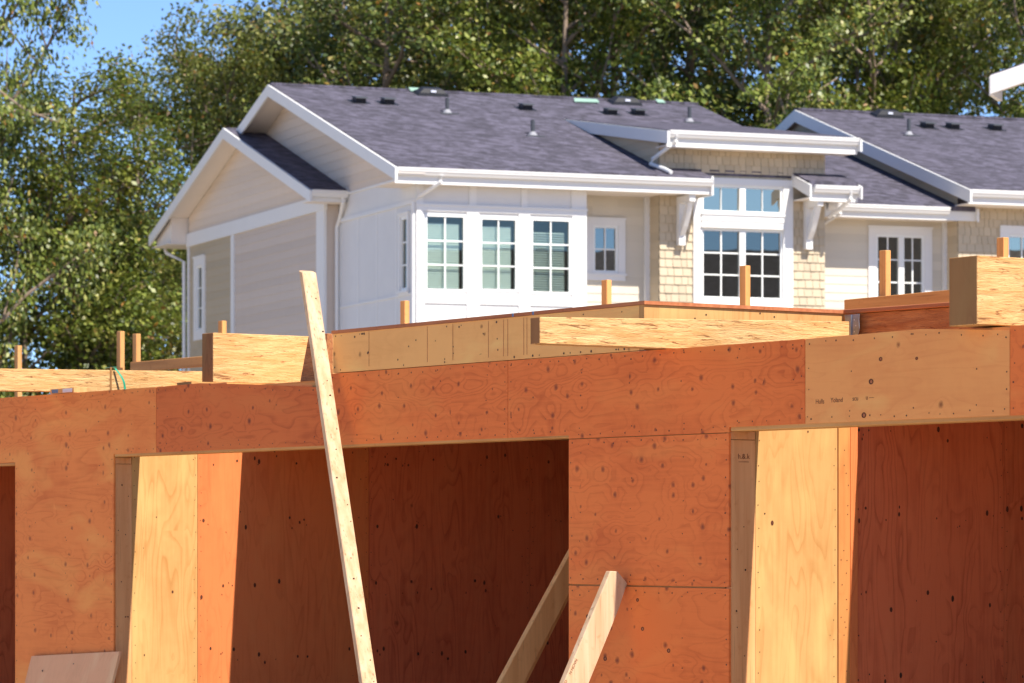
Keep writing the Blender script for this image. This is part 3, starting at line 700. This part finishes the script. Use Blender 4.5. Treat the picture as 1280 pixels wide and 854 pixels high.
# --- main roof
def zmain(b_): return 7.925+P_*(b_+.45)
rb, rz_ = 6.70, zmain(6.70); zr9 = rz_-P_*(9.0-rb)
m = MB()
plan = [(-.500, -.36), (5.25, -.36), (5.25, .285), (7.075, .285), (7.075, -.36), (8.02, -.36), (8.02, .285), (7.72, .285), (7.72, 4.60), (8.05, 4.60), (8.05, rb), (-.500, rb)]
n = len(plan)
m.add([(a, c, zmain(c)+.004) for a, c in plan]+[(a, c, zmain(c)-.09) for a, c in plan], [tuple(range(n)), tuple(range(2*n-1, n-1, -1))]+[(i, n+i, n+(i+1) % n, (i+1) % n) for i in range(n)])
m.prism([(rb, rz_+.004), (9.0, zr9), (9.0, zr9-.09), (rb, rz_-.09)], 'x', -.500, 8.05); m.prism([(9.0, zr9), (14.0, rz_-P_*(14.0-rb)), (14.0, rz_-P_*(14.0-rb)-.09), (9.0, zr9-.09)], 'x', .02, 8.05)
m.box(-.500, 8.05, rb-.10, rb+.10, rz_-.02, rz_+.022)
roofA = m.build('roof', 'roof', A)
for a, c in ((.752, 5.27), (1.30, 5.28), (4.014, 5.34), (5.666, 5.245), (6.26, 5.33)): roof_vent(roofA, a, c, zmain(c), P_)
for a, c in ((2.52, 6.36), (6.424, 6.37)): turtle_vent(roofA, a, c, zmain(c), P_)
for a, c in ((2.214, 4.62), (3.172, 2.81), (7.09, 4.83)): vent_pipe(roofA, a, c, zmain(c))
# rake fascia of the left gable
def rake(house, a0, a1, b_lo, z_lo, b_r, z_r, b_hi, z_hi, d=.21):
    m = MB()
    m.prism([(b_lo, z_lo), (b_r, z_r), (b_r, z_r-d), (b_lo, z_lo-d)], 'x', a0, a1)
    m.prism([(b_r, z_r), (b_hi, z_hi), (b_hi, z_hi-d), (b_r, z_r-d)], 'x', a0, a1)
    return m.build('fascia', 'white', house)
rake(A, -.545, -.503, -.47, 7.905, rb, rz_-.012, 8.9, rz_-P_*(8.9-rb)-.012)
m = MB(); m.prism([(-.42, zmain(-.42)-.094), (rb, rz_-.094), (rb, rz_-.112), (-.42, zmain(-.42)-.112)], 'x', -.502, .0)
m.prism([(rb, rz_-.094), (8.9, rz_-P_*(8.9-rb)-.094), (8.9, rz_-P_*(8.9-rb)-.112), (rb, rz_-.112)], 'x', -.502, .0); m.build('soffit', 'soffit', A)
gutter(A, -.49, 5.235, -.45, 7.917)
m = MB(); m.box(-.502, 5.215, -.33, -.30, 7.66, 7.93); m.box(5.216, 5.25, -.40, .28, 7.64, 7.97); m.build('fascia', 'white', A)
soffit_slab(A, -.50, 5.21, -.298, .80, 7.685)
# --- upper gable siding (faces left, a = 0)
m = MB(side_xf(0.0)); laps(m, [(.02, 7.865), (13.4, 7.865), (13.4, 7.95), (rb, rz_-.12), (.02, zmain(0)-.12)], .17); m.build('gable_siding', 'beige', A)
# --- white bay: side wall with hole, front wall with three windows
m = MB(side_xf(0.0))
bw = [(.42, .78, 5.945, 7.19)]
for r_ in rects(0.012, 4.135, 0.0, 7.86, bw): m.box(r_[0], r_[1], 0.0, .05, r_[2], r_[3])
m.build('wall', 'whitewall', A)
m = MB(side_xf(0.0))
m.box(.0, 4.13, -.035, -.001, 7.375, 7.405); m.box(.0, 4.13, -.024, -.0015, 7.405, 7.44); m.box(.0, 4.13, -.03, -.001, 7.835, 7.868)
m.box(.04, 4.13, -.022, -.001, 5.855, 5.885)
for d in (1.06, 2.08, 3.10): m.box(d-.03, d+.03, -.006, -.001, 5.886, 7.374); m.box(d-.03, d+.03, -.006, -.001, 4.0, 5.854)
m.box(.0, .10, -.018, -.001, 4.0, 7.37); m.box(4.06, 4.13, -.018, -.001, 4.0, 7.37)
m.build('batten_trim', 'white', A)
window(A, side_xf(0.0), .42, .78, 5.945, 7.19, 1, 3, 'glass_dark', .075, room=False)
holes = [(.135, .875, 5.90, 7.20), (1.115, 1.81, 5.92, 7.18), (2.035, 2.785, 5.90, 7.19)]
m = MB(front_xf(0.0))
for r_ in rects(0.0, 3.046, 0.0, 7.684, holes): m.box(r_[0], r_[1], .0, .05, r_[2], r_[3])
m.build('wall', 'whitewall', A)
m = MB(); m.box(3.0, 3.046, .051, .80, 0, 7.684); m.build('wall', 'whitewall', A)
m = MB(front_xf(0.0))
m.box(-.02, 3.07, -.045, -.001, 7.335, 7.365); m.box(-.01, 3.06, -.028, -.0015, 7.245, 7.335)
for x0, x1 in ((-.012, .125), (.885, 1.105), (1.82, 2.025), (2.795, 3.056)):
    m.box(x0, x1, -.024, -.001, 4.0, 7.244)
for x0, x1 in ((-.012, .11), (.93, 1.06), (1.87, 1.98), (2.78, 3.056)): m.box(x0, x1, -.02, -.001, 7.366, 7.684)
for x0, x1 in ((.126, .884), (1.106, 1.819), (2.026, 2.794)): m.box(x0, x1, -.022, -.001, 5.70, 5.83); m.box(x0, x1, -.022, -.001, 4.6, 4.7)
m.build('batten_trim', 'white', A)
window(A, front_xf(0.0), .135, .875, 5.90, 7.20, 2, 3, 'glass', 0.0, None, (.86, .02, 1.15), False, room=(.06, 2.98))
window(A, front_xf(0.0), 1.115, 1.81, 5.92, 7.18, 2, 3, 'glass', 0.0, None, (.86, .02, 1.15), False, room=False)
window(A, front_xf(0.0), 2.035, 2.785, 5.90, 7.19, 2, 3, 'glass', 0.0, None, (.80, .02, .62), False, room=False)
downspout(A, [(.30, -.40, 7.80), (.29, -.40, 7.70), (.05, -.10, 7.50), (-.045, .045, 7.40), (-.045, .045, 0.0)])
# --- recessed beige wall
m = MB(front_xf(0.80)); wb = [(3.498, 3.970, 6.352, 7.175)]
for r_ in rects(3.046, 4.536, 0.0, 7.684, wb): laps(m, [(r_[0], r_[2]), (r_[1], r_[2]), (r_[1], r_[3]), (r_[0], r_[3])], .15)
m.build('siding_wall', 'cream', A)
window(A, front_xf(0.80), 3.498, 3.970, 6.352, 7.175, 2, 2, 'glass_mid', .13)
# --- tan shake bump-out and wall dormer
m = MB(front_xf(0.30)); tw = (5.32, 6.875, 5.915, 7.90)
for r_ in rects(4.536, 7.693, 4.4, 8.70, [tw]): shakes(m, *r_, rh)
m.build('shake_wall', ['shake', 'shakeback'], A)
m = MB(); m.box(4.54, 7.69, .32, .36, 0.0, 4.4); m.build('wall', 'tan', A)
m = MB(); m.prism([(.36, 0), (4.5, 0), (4.5, 9.30), (.36, 8.72)], 'x', 7.65, 7.688); m.build('wall', 'tan', A)
m = MB(side_xf(4.536)); laps(m, [(.30, 4.4), (.80, 4.4), (.80, 7.684), (.30, 7.684)], .15)
laps(m, [(.30, 8.05), (4.45, 9.40), (.30, 8.76)], .15); m.build('shake_wall', 'shake', A)
m = MB(); m.box(4.45, 4.535, .70, .785, 0, 7.684); m.build('corner_trim', 'white', A)
# tall window: wide trim, transom, belt, pair of sashes
m = MB(front_xf(0.30))
m.box(5.165, 5.32, -.045, .02, 5.70, 8.02); m.box(6.875, 7.06, -.045, .02, 5.70, 8.02); m.box(5.32, 6.875, -.045, .02, 7.90, 8.02); m.box(5.32, 6.875, -.045, .02, 5.72, 5.915)
m.box(5.31, 6.885, -.065, .02, 7.145, 7.41); m.box(5.30, 6.895, -.085, -.066, 7.375, 7.41); m.box(5.30, 6.895, -.085, -.066, 7.15, 7.19); m.box(5.30, 6.895, -.078, -.066, 7.27, 7.29)
m.build('window_surround', 'white', A)
window(A, front_xf(0.30), 5.32, 6.875, 7.411, 7.90, 2, 1, 'glass_sky', 0.0, 6.10, None, False, bar=.006)
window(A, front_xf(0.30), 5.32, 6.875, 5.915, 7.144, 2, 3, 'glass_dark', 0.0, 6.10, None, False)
# knee brackets
for a0, a1, b_e in ((4.85, 4.97, -.28), (7.27, 7.395, -.28)):
    m = MB(); m.box(a0, a1, .16, .281, 6.82, 7.66); m.box(a0+.005, a1-.005, b_e, .159, 7.54, 7.66)
    arc = [(.155, 6.98), (.02, 7.13), (-.10, 7.32), (-.22, 7.535), (-.10, 7.535), (.0, 7.37), (.09, 7.24), (.155, 7.17)]
    m.prism(arc, 'x', a0+.015, a1-.015); m.build('bracket', 'white', A)
# right pent: gutter, rake, soffit
gutter(A, 7.16, 8.03, -.45, 7.885)
m = MB(); m.box(7.10, 8.02, -.33, -.30, 7.62, 7.89)
m.prism([(-.47, 7.88), (.28, 8.125), (.28, 7.93), (-.47, 7.66)], 'x', 7.04, 7.073); m.prism([(-.47, 7.88), (.28, 8.125), (.28, 7.93), (-.47, 7.66)], 'x', 8.021, 8.05); m.build('fascia', 'white', A)
soffit_slab(A, 7.075, 8.02, -.298, .29, 7.66)
downspout(A, [(7.86, -.40, 7.80), (7.86, -.40, 7.68), (7.80, -.10, 7.52), (7.72, .20, 7.40)])
downspout(A, [(8.05, .40, 7.62), (8.05, .40, 7.50), (7.85, .80, 7.30), (7.76, 1.05, 7.20), (7.76, 1.05, 0)])
# shed dormer roof
def zshed(b_): return 8.745+.148*(b_+.30)
m = MB(); m.prism([(-.22, zshed(-.22)), (4.66, zshed(4.66)), (4.66, zshed(4.66)-.08), (-.22, zshed(-.22)-.08)], 'x', 4.47, 8.08); m.build('roof', 'roof', A)
m = MB()
for a0, a1 in ((4.425, 4.467), (8.083, 8.12)): m.prism([(-.32, zshed(-.32)-.02), (4.60, zshed(4.60)-.015), (4.60, zshed(4.60)-.08), (3.4, zshed(3.4)-.22), (-.32, zshed(-.32)-.235)], 'x', a0, a1)
m.box(4.468, 8.082, -.19, -.16, 8.47, 8.73); m.build('fascia', 'white', A)
gutter(A, 4.49, 8.085, -.30, 8.745)
soffit_slab(A, 4.47, 8.08, -.158, .30, 8.49)
m = MB(); m.prism([(.3, zshed(.3)-.084), (4.4, zshed(4.4)-.084), (4.4, zshed(4.4)-.10), (.3, zshed(.3)-.10)], 'x', 4.47, 4.535); m.build('soffit', 'soffit', A)
downspout(A, [(4.62, -.26, 8.66), (4.62, -.26, 8.56), (4.42, .32, 8.30), (4.40, .36, 8.22), (4.47, -.10, 8.09), (4.50, -.30, 8.02)])
# --- lower wing with its own gable facing left
WP, wb_, wzr = .309, 8.95, 9.555
def zw(b_): return wzr-WP*abs(b_-wb_)
m = MB(); m.prism([(3.60, zw(3.60)), (wb_, wzr), (wb_, wzr-.09), (3.60, zw(3.60)-.09)], 'x', -.690, -.016)
m.prism([(wb_, wzr), (14.22, zw(14.22)), (14.22, zw(14.22)-.09), (wb_, wzr-.09)], 'x', -.690, .9); m.build('roof', 'roof', A)
rake(A, -.735, -.693, 3.56, zw(3.56)-.012, wb_, wzr-.012, 14.24, zw(14.24)-.012, .20)
m = MB(); m.prism([(3.70, zw(3.70)-.094), (wb_, wzr-.094), (wb_, wzr-.112), (3.70, zw(3.70)-.112)], 'x', -.692, -.255)
m.prism([(wb_, wzr-.094), (13.1, zw(13.1)-.094), (13.1, zw(13.1)-.112), (wb_, wzr-.112)], 'x', -.692, -.255)
m.box(-.69, .5, 12.98, 14.15, 7.66, 7.678); m.prism([(13.01, 7.679), (14.12, 7.679), (14.12, zw(14.12)-.115), (13.01, zw(13.01)-.115)], 'x', -.60, .3); m.build('soffit', 'soffit', A)
gutter(A, -.69, -.02, 3.54, 7.895)
m = MB(); m.box(-.69, -.02, 3.67, 3.70, 7.70, 7.88); m.build('fascia', 'white', A)
soffit_slab(A, -.69, -.02, 3.701, 4.14, 7.70)
AW = -.254
m = MB(side_xf(AW)); laps(m, [(4.15, 4.0), (9.735, 4.0), (9.735, 7.61), (4.15, 7.61)], .15); m.build('siding_wall', 'tan', A)
m = MB(side_xf(AW)); ow = [(11.93, 12.33, 5.90, 7.18)]
for r_ in rects(9.95, 12.95, 4.0, 7.61, ow): laps(m, [(r_[0], r_[2]), (r_[1], r_[2]), (r_[1], r_[3]), (r_[0], r_[3])], .15)
m.build('siding_wall', 'olive', A)
m = MB(side_xf(AW)); laps(m, [(4.0, 7.865), (12.95, 7.865), (12.95, zw(12.95)-.12), (wb_, wzr-.12), (4.0, zw(4.0)-.12)], .15); m.build('gable_siding', 'beige', A)
m = MB(side_xf(AW)); m.box(4.10, 13.0, -.045, .02, 7.605, 7.868); m.box(9.74, 9.945, -.03, .02, 4.0, 7.604); m.box(4.145, 4.60, -.03, .02, 4.0, 7.604); m.box(12.87, 12.98, -.03, .02, 4.0, 7.604); m.build('corner_trim', 'white', A)
m = MB(); m.box(AW, -.002, 4.16, 4.2, 4.0, 7.70); m.build('siding_wall', 'tan', A)
m = MB(); m.box(AW+.01, .0, 4.2, 12.95, 0, 3.99); m.build('wall', 'tan', A)
window(A, side_xf(AW), 11.93, 12.33, 5.90, 7.18, 1, 3, 'glass_dark', .19, None, None, False)
downspout(A, [(-.10, 3.62, 7.78), (-.10, 3.62, 7.70), (-.04, 3.98, 7.45), (-.06, 4.09, 7.30), (-.06, 4.09, 0)])
downspout(A, [(-.45, 14.0, 7.62), (-.45, 13.9, 7.55), (-.33, 13.05, 7.32), (-.33, 13.02, 0)])
m = MB(); m.box(.0, 8.0, 13.3, 13.4, 0, 8.0); m.build('wall', 'tan', A)
# --- recessed link with sliding door, lower roof
def zl(b_): return 7.660+P_*(b_-.35)
m = MB(); m.prism([(.44, zl(.44)), (7.1, zl(7.1)), (7.1, zl(7.1)-.08), (.44, zl(.44)-.08)], 'x', 7.74, 10.46); m.prism([(.44, zl(.44)), (.60, zl(.60)), (.60, zl(.60)-.08), (.44, zl(.44)-.08)], 'x', 10.46, 10.74)
m.prism([(7.1, zl(7.1)), (13.5, zl(7.1)-P_*6.4), (13.5, zl(7.1)-P_*6.4-.08), (7.1, zl(7.1)-.08)], 'x', 7.74, 10.46); m.build('roof', 'roof', A)
gutter(A, 7.80, 10.20, .35, 7.665)
m = MB(); m.box(7.76, 10.74, .465, .495, 7.44, 7.66); m.prism([(.37, 7.65), (.58, 7.71), (.58, 7.50), (.37, 7.42)], 'x', 10.741, 10.78); m.prism([(.37, 7.65), (.58, 7.71), (.58, 7.50), (.37, 7.42)], 'x', 7.72, 7.759); m.build('fascia', 'white', A)
soffit_slab(A, 7.76, 10.74, .496, 1.10, 7.46)
m = MB(front_xf(1.10)); dw = [(9.08, 10.05, 5.10, 7.21)]
for r_ in rects(7.69, 10.47, 4.0, 7.47, dw): laps(m, [(r_[0], r_[2]), (r_[1], r_[2]), (r_[1], r_[3]), (r_[0], r_[3])], .15)
m.build('siding_wall', 'cream', A)
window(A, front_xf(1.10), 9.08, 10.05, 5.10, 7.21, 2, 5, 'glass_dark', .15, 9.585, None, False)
m = MB(); m.box(10.40, 10.468, 1.0, 1.085, 0, 7.46); m.build('corner_trim', 'white', A)
m = MB(); m.box(7.69, 10.47, 1.12, 1.16, 0, 4.0); m.build('wall', 'tan', A)

# --- right townhouse
B = empty('townhouse', HO, HROT, 'right townhouse with grey shingle roof running out of frame beyond its shaded white rake board', 'house', 'row of new townhouses')
def zB(b_): return 7.945+.3055*(b_+.15)
brb = 7.10; brz = zB(brb)
m = MB(); m.prism([(-.06, zB(-.06)), (brb, brz), (brb, brz-.09), (-.06, zB(-.06)-.09)], 'x', 10.352, 24.0)
m.prism([(brb, brz), (14.2, zB(0)-.0), (14.2, zB(0)-.09), (brb, brz-.09)], 'x', 10.352, 24.0); m.box(10.352, 24, brb-.1, brb+.1, brz-.02, brz+.022); roofB = m.build('roof', 'roof', B)
turtle_vent(roofB, 12.15, 6.75, zB(6.75), .3055); vent_pipe(roofB, 11.69, 4.91, zB(4.91), .3)
for a, c in ((12.525, 5.77), (13.10, 5.81), (14.07, 5.89)): roof_vent(roofB, a, c, zB(c), .3055)
m = MB(); m.prism([(-.17, zB(-.17)-.012), (brb, brz-.012), (brb, brz-.25), (-.17, zB(-.17)-.24)], 'x', 10.310, 10.349); m.prism([(brb, brz-.012), (14.1, zB(0)-.0), (14.1, zB(0)-.2), (brb, brz-.25)], 'x', 10.310, 10.349); m.box(10.352, 24, -.03, .0, 7.70, 7.94); m.build('fascia', 'white', B)
gutter(B, 10.36, 24.0, -.15, 7.945)
soffit_slab(B, 10.36, 24.0, .001, .6, 7.70)
m = MB(side_xf(10.47)); laps(m, [(.60, 7.55), (13.4, 7.55), (13.4, 8.15), (brb, brz-.1), (.60, zB(.6)-.1)], .15); laps(m, [(.60, 4.0), (1.10, 4.0), (1.10, 7.55), (.60, 7.55)], .15); m.build('gable_siding', 'shake', B)
m = MB(front_xf(.60)); bh = [(11.46, 12.60, 5.5, 7.24)]
for r_ in rects(10.47, 14.0, 4.4, 7.70, bh): shakes(m, *r_, rh)
m.build('shake_wall', ['shake', 'shakeback'], B)
m = MB(); m.box(10.48, 24, .63, .7, 0, 4.4); m.box(14.0, 24, .61, .7, 4.4, 7.7); m.box(10.48, 24, 13.3, 13.4, 0, 8.1); m.build('wall', 'tan', B)
window(B, front_xf(.60), 11.46, 12.60, 5.5, 7.24, 4, 4, 'glass_sky', .15)
# scraps of shingle wrapper left on the left roof
for a, c, w1, lab in ((2.30, 6.62, .12, 'pale scrap of wrapper at the left part of the ridge'), (5.58, 6.30, .24, 'largest pale green wrapper scrap lying on the roof below the ridge'), (7.24, 6.60, .07, 'small green wrapper scrap near the right end of the ridge')):
    m = MB(); m.hexa([(-w1, -.08, 0), (w1, -.13, .01), (w1*1.1, .05, .02), (-w1*.8, .09, .03), (-w1, -.08, .015), (w1, -.13, .03), (w1*1.1, .05, .05), (-w1*.8, .09, .045)])
    P0 = HO+Matrix.Rotation(HROT, 3, 'Z') @ Vector((a, c, zmain(c)+.02))
    o = m.build('wrapper_scrap', 'scrap', None, 0, P0, HROT); o.rotation_euler = (math.atan(P_), 0, HROT); tag(o, lab, 'scrap', 'wrapper scraps on the roof')

# --- eave corner of a nearer house at the top right
CP = Vector((5.16, 40.0, 0)); C = empty('townhouse', CP, R(-17), 'nearer house of which only a white eave corner shows at the top right', 'house', 'row of new townhouses')
def zc(x): return 6.70+.306*x
def cgab(y0, y1, top, bot, name, mat, x0=0.0):
    m = MB(); m.prism([(x0, zc(x0)+top), (5, zc(5)+top), (5, zc(5)+bot), (x0, zc(x0)+bot)], 'y', y0, y1); m.prism([(5, zc(5)+top), (10-x0, zc(x0)+top), (10-x0, zc(x0)+bot), (5, zc(5)+bot)], 'y', y0, y1); return m.build(name, mat, C)
cgab(.046, .62, .02, -.08, 'roof', 'roof'); cgab(.621, 5.0, .02, -.08, 'roof', 'roof', .52); cgab(0.0, .045, 0.0, -.20, 'fascia', 'white')
cgab(.05, .55, -.10, -.12, 'soffit', 'soffit', .03)
m = MB(); m.box(-.02, .03, .046, .62, 6.49, 6.69); m.build('fascia', 'white', C)
m = MB(front_xf(.55)); laps(m, [(.52, 0), (9.48, 0), (9.48, zc(.52)-.13), (5, zc(5)-.13), (.52, zc(.52)-.13)], .15); m.build('siding_wall', 'beige', C)
m = MB(); m.box(.52, .6, .56, 4.8, 0, 6.7); m.box(9.4, 9.48, .56, 4.8, 0, 6.7); m.box(.6, 9.4, 4.7, 4.8, 0, 6.7); m.build('wall', 'beige', C)
# --- townhouse across the street, whose roofline mirrors in the tall window
D = empty('townhouse', (37.0, 31.0, 0), R(225), 'townhouse across the street, mirrored as a dark roofline in the tall window', 'house', 'row of new townhouses')
m = MB(); m.prism([(-.4, 8.0), (5.5, 11.0), (11.4, 8.0), (11.4, 7.9), (5.5, 10.9), (-.4, 7.9)], 'x', -13, 13); m.prism([(-9.4, 9.4), (-6.5, 12.4), (-3.6, 9.4), (-3.6, 9.3), (-6.5, 12.3), (-9.4, 9.3)], 'y', -.8, 6.0); m.build('roof', 'roof', D)
m = MB(); m.box(-12.6, 12.6, 0, 11, 0, 8.0); m.prism([(-9, 0), (-4, 0), (-4, 9.6), (-6.5, 12.2), (-9, 9.6)], 'y', -.5, 5.5); m.build('wall', 'tan', D)
m = MB(); m.box(-12.9, 12.9, -.5, -.42, 7.8, 7.96); m.build('fascia', 'white', D)

# ================================================================ TREES
def make_tree(seed, H, Rr, nclump, per, leaf, base=.22, spread=1.0, clr=.62):
    r = np.random.default_rng(seed); tk = MB(); clumps = []
    pts = []; x = y = 0.0
    for k in range(9):
        z = H*.93*k/8; pts.append((x, y, z)); x += r.normal(0, .10); y += r.normal(0, .10)
    r0 = H*.013
    tk.tube(pts, [r0*(1-.88*k/8) for k in range(9)], 8)
    def trunk_at(h):
        f = min(7.999, h/(H*.93)*8); i = int(f); a, c = np.array(pts[i]), np.array(pts[i+1]); return a+(c-a)*(f-i)
    nl = 26
    for i in range(nl):
        h = H*(base+(0.90-base)*((i+r.random()*.8)/nl)); az = i*2.399+r.normal(0, .3); u = (h/H-base)/(1-base)
        L = Rr*(0.55+1.05*math.sin(math.pi*min(1, .18+u*.78)))*r.uniform(.75, 1.15)*.72
        up = r.uniform(.35, 1.05); p = trunk_at(h); d = np.array([math.cos(az)*spread, math.sin(az)*spread, up]); d /= np.linalg.norm(d)
        lp = [p]; 
        for k in range(5):
            d = d+r.normal(0, .12, 3)+np.array([0, 0, .05]); d /= np.linalg.norm(d); lp.append(lp[-1]+d*L/5)
        tk.tube([tuple(q) for q in lp], [r0*.27*(1-.8*k/5) for k in range(6)], 6)
        for k in range(2, 6): clumps.append(lp[k]+r.normal(0, .22, 3))
        for j in range(4):
            k = r.integers(1, 5); sp = lp[k]; dd = d+r.normal(0, .75, 3); dd /= np.linalg.norm(dd); l2 = L*r.uniform(.25, .5)
            e1 = sp+dd*l2*.5+r.normal(0, .05, 3); e2 = sp+dd*l2+np.array([0, 0, .1])
            tk.tube([tuple(sp), tuple(e1), tuple(e2)], [r0*.15, r0*.10, r0*.04], 5); clumps += [e2, e1]
    clumps = np.array(clumps)
    if len(clumps) < nclump:
        ex = clumps[r.integers(0, len(clumps), nclump-len(clumps))]+r.normal(0, .55, (nclump-len(clumps), 3)); clumps = np.vstack([clumps, ex])
    else: clumps = clumps[r.permutation(len(clumps))[:nclump]]
    size = r.uniform(.55, 1.35, len(clumps)); cnt = np.maximum(8, (per*size**1.6).astype(int))
    idx = np.repeat(np.arange(len(clumps)), cnt); N = len(idx)
    off = r.normal(0, 1, (N, 3)); off /= np.linalg.norm(off, axis=1)[:, None]; off *= (r.random(N)**.45)[:, None]
    cen = clumps[idx]+off*(clr*size[idx])[:, None]*np.array([1.1, 1.1, .72])
    nor = off*.45+r.normal(0, .70, (N, 3))+np.array([.40, -.55, .75]); nor /= np.linalg.norm(nor, axis=1)[:, None]
    t1 = np.cross(nor, r.normal(0, 1, (N, 3))); t1 /= np.linalg.norm(t1, axis=1)[:, None]; t2 = np.cross(nor, t1)
    l = leaf*r.uniform(.6, 1.25, N)[:, None]; w = l*r.uniform(.5, .75, N)[:, None]
    V = np.empty((N, 4, 3)); V[:, 0] = cen-t1*l*.5; V[:, 1] = cen+t2*w*.5+nor*l*.06; V[:, 2] = cen+t1*l*.5; V[:, 3] = cen-t2*w*.5+nor*l*.06
    me = bpy.data.meshes.new('crown'); me.vertices.add(N*4); me.vertices.foreach_set('co', V.ravel()); me.loops.add(N*4); me.loops.foreach_set('vertex_index', np.arange(N*4, dtype=np.int32))
    me.polygons.add(N); me.polygons.foreach_set('loop_start', np.arange(0, N*4, 4, dtype=np.int32)); me.polygons.foreach_set('loop_total', np.full(N, 4, dtype=np.int32)); me.update(); me.validate()
    return tk, me
trees = {}
def tree(proto, mat, x, y, H, rz, label, sc=1.0, group='trees behind the houses'):
    if proto not in trees:
        spec = {'wide': (11, 17, 3.6, 330, 110, .150, .20), 'full': (23, 17, 3.8, 360, 112, .145, .16), 'narrow': (37, 17, 2.7, 270, 105, .140, .13), 'open': (51, 17, 3.3, 250, 90, .165, .14, 1.1, .55), 'dense': (67, 17, 4.0, 400, 115, .148, .14), 'low': (83, 10, 3.6, 330, 110, .150, .08)}[proto]
        tk, me = make_tree(*spec); trees[proto] = (tk, me, {})
    tk, me, cache = trees[proto]
    root = empty('broadleaf_tree', (x, y, 0), rz, label, 'tree', group)
    if 'trunk' not in cache:
        t_ = tk.build('trunk', 'bark', root); cache['trunk'] = t_
        c_ = bpy.data.objects.new('crown', me); scene.collection.objects.link(c_); c_.parent = root; me.materials.append(M[mat]); cache['crown'] = c_
    else:
        t_ = cache['trunk'].copy(); scene.collection.objects.link(t_); t_.parent = root
        c_ = cache['crown'].copy(); scene.collection.objects.link(c_); c_.parent = root
    c_.material_slots[0].link = 'OBJECT'; c_.material_slots[0].material = M[mat]
    s_ = H/(10.0 if proto == 'low' else 17.0); root.scale = (sc*s_, sc*s_, s_); return root
def tx(px, d): return (px-640)/4633*d
TL = [('full', 'leaf_a', -30, 77, 18.5, .3, .60, 'bright green open tree at the left edge with sky through its crown'),
      ('low', 'leaf_a', 45, 80, 9.6, 1.0, 1.0, 'low bright tree whose leaves hang behind the far left posts'),
      ('low', 'leaf_b', 160, 86, 9.2, 3.3, 1.0, 'low olive tree behind the pair of posts left of the gable wall'),
      ('narrow', 'leaf_a', 95, 80, 12.4, 1.9, 1.25, 'lower light green tree between the left edge tree and the left gable'),
      ('wide', 'leaf_c', 190, 92, 13.4, 4.0, 1.0, 'low dark tree close beside the left gable wall'),
      ('full', 'leaf_b', 285, 93, 15.0, 2.2, .92, 'olive green tree just right of the sky gap'),
      ('wide', 'leaf_b', 430, 95, 18.0, 5.1, 1.0, 'olive tree with pale bare limbs above the left gable peak'),
      ('narrow', 'leaf_c', 500, 90, 17.5, .8, 1.15, 'narrow dark tree above the left half of the roof'),
      ('dense', 'leaf_c', 590, 97, 19.0, 2.8, 1.0, 'deep green tree above the middle of the left roof'),
      ('wide', 'leaf_a', 690, 88, 18.0, 1.2, .95, 'yellow green tree above the right part of the left roof'),
      ('full', 'leaf_b', 790, 94, 19.0, 3.7, 1.0, 'olive tree behind the turtle vents of the left roof'),
      ('narrow', 'leaf_c', 868, 90, 19.0, 5.5, 1.1, 'dark tree with thick trunk behind the end of the left ridge'),
      ('dense', 'leaf_a', 965, 86, 18.0, .4, .92, 'glossy light green tree filling the gap between the two roofs'),
      ('full', 'leaf_a', 1075, 90, 19.0, 1.6, .95, 'bright tree behind the left part of the right roof'),
      ('wide', 'leaf_b', 1165, 94, 19.0, 2.6, 1.0, 'olive tree with pale limbs behind the right roof'),
      ('open', 'leaf_a', 1315, 88, 18.0, 4.4, 1.0, 'thin tree with sky holes at the right edge behind the eave corner'),
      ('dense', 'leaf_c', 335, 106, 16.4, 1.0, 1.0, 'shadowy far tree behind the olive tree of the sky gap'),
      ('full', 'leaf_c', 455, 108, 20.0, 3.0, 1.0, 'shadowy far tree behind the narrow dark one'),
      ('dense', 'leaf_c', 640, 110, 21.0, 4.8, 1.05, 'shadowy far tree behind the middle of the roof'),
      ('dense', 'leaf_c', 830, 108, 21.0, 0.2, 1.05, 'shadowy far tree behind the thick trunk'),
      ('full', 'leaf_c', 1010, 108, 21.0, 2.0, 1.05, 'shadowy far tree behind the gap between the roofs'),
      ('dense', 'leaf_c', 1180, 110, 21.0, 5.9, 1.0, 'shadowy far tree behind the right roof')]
for pr, mt, px, d, H_, rz, sc, lab in TL: tree(pr, mt, tx(px, d), d, H_, rz, lab, sc)
